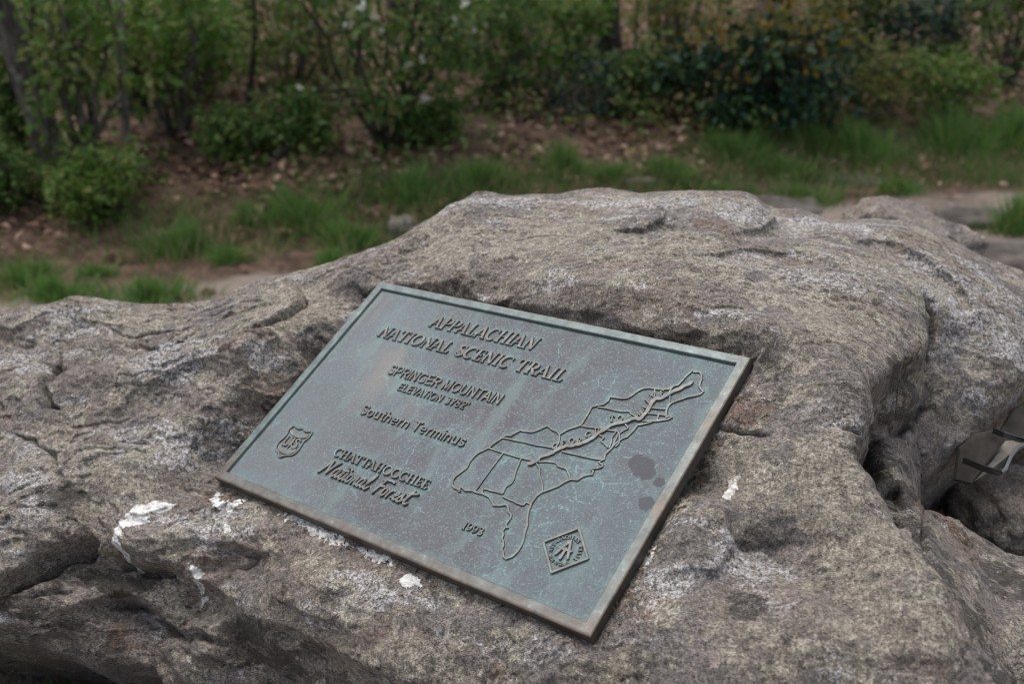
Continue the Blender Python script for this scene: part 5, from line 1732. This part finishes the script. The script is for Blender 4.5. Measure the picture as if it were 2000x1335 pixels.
def at_dep(px, py, dep):
    return C0 + ray(px, py) * dep


def slab_of(name, corners, thick, mat, parent):
    P = np.array(corners)
    n = np.cross(P[1] - P[0], P[-1] - P[0]); n /= np.linalg.norm(n)
    if n @ (C0 - P[0]) < 0: n = -n
    k = len(P)
    v = np.vstack([P, P - n * thick])
    f = [tuple(range(k)), tuple(reversed(range(k, 2 * k)))] + [(i, k + i, k + (i + 1) % k, (i + 1) % k) for i in range(k)]
    o = mesh_obj(name, v - np.array(parent.location), f, mat, parent)
    bv = o.modifiers.new('edge', 'BEVEL'); bv.width = min(.0012, thick * .3); bv.segments = 2
    return o


def flat_bar(name, pts, wid, thick, mat, parent, up):
    P = np.array(pts); n = len(P)
    T = np.gradient(P, axis=0); T /= np.linalg.norm(T, axis=1)[:, None]
    up = np.array(up, float); up /= np.linalg.norm(up)
    v, f = [], []
    for i in range(n):
        s = np.cross(T[i], up); s /= np.linalg.norm(s)
        for a, b in ((-1, -1), (1, -1), (1, 1), (-1, 1)):
            v.append(P[i] + up * a * wid / 2 + s * b * thick / 2 - np.array(parent.location))
    for i in range(n - 1):
        for k in range(4):
            f.append((4 * i + k, 4 * i + (k + 1) % 4, 4 * i + 4 + (k + 1) % 4, 4 * i + 4 + k))
    f += [(3, 2, 1, 0), tuple(4 * (n - 1) + k for k in range(4))]
    return mesh_obj(name, v, f, mat, parent)


rb = empty('register_box', at_dep(1925, 930, 1.40))
tag(rb, 'dull grey box with a bent metal handle tucked into the rock hollow', 'box')
slab_of('door', [at_dep(1868, 936, 1.372), at_dep(1876, 872, 1.388), at_dep(1908, 846, 1.398), at_dep(1948, 836, 1.402), at_dep(1964, 856, 1.398), at_dep(1898, 944, 1.376)], .008, M_ZINC, rb)
slab_of('side_panel', [at_dep(1950, 850, 1.43), at_dep(1980, 800, 1.45), at_dep(2040, 760, 1.47), at_dep(2040, 850, 1.45), at_dep(1985, 858, 1.44)], .006, M_ZINC, rb)
slab_of('inner_board', [at_dep(1900, 942, 1.386), at_dep(1934, 904, 1.398), at_dep(1968, 860, 1.408), at_dep(2012, 858, 1.412), at_dep(1962, 896, 1.402), at_dep(1922, 928, 1.392)], .006, M_BOARD, rb)
upv = Rc @ np.array([.10, .90, .42])
flat_bar('handle', [at_dep(1882, 898, 1.374), at_dep(1902, 906, 1.355), at_dep(1918, 913, 1.340), at_dep(1940, 920, 1.328), at_dep(1955, 923, 1.322)], .0085, .0026, M_STEEL, rb, upv)
flat_bar('handle', [at_dep(1955, 923, 1.322), at_dep(1963, 918, 1.326), at_dep(1968, 906, 1.335), at_dep(1976, 888, 1.35), at_dep(1986, 876, 1.362), at_dep(2004, 866, 1.375), at_dep(2030, 856, 1.39)], .0045, .0040, M_STEEL, rb, upv)
flat_bar('hinge_bar', [at_dep(1940, 840, 1.395), at_dep(1960, 848, 1.385), at_dep(1985, 856, 1.382), at_dep(2030, 868, 1.382)], .0080, .0026, M_STEEL, rb, upv)
b = at_dep(1990, 1000, 1.50)
stone('hollow_stone', b, (.075, .09, .055), 71.0, M_ROCK, 'brown stone at the right edge below the metal box', .15)
b = at_dep(1930, 1000, 1.52)
stone('hollow_stone', b, (.06, .08, .05), 77.0, M_ROCK, 'small brown stone behind the lower right ledge', .15)
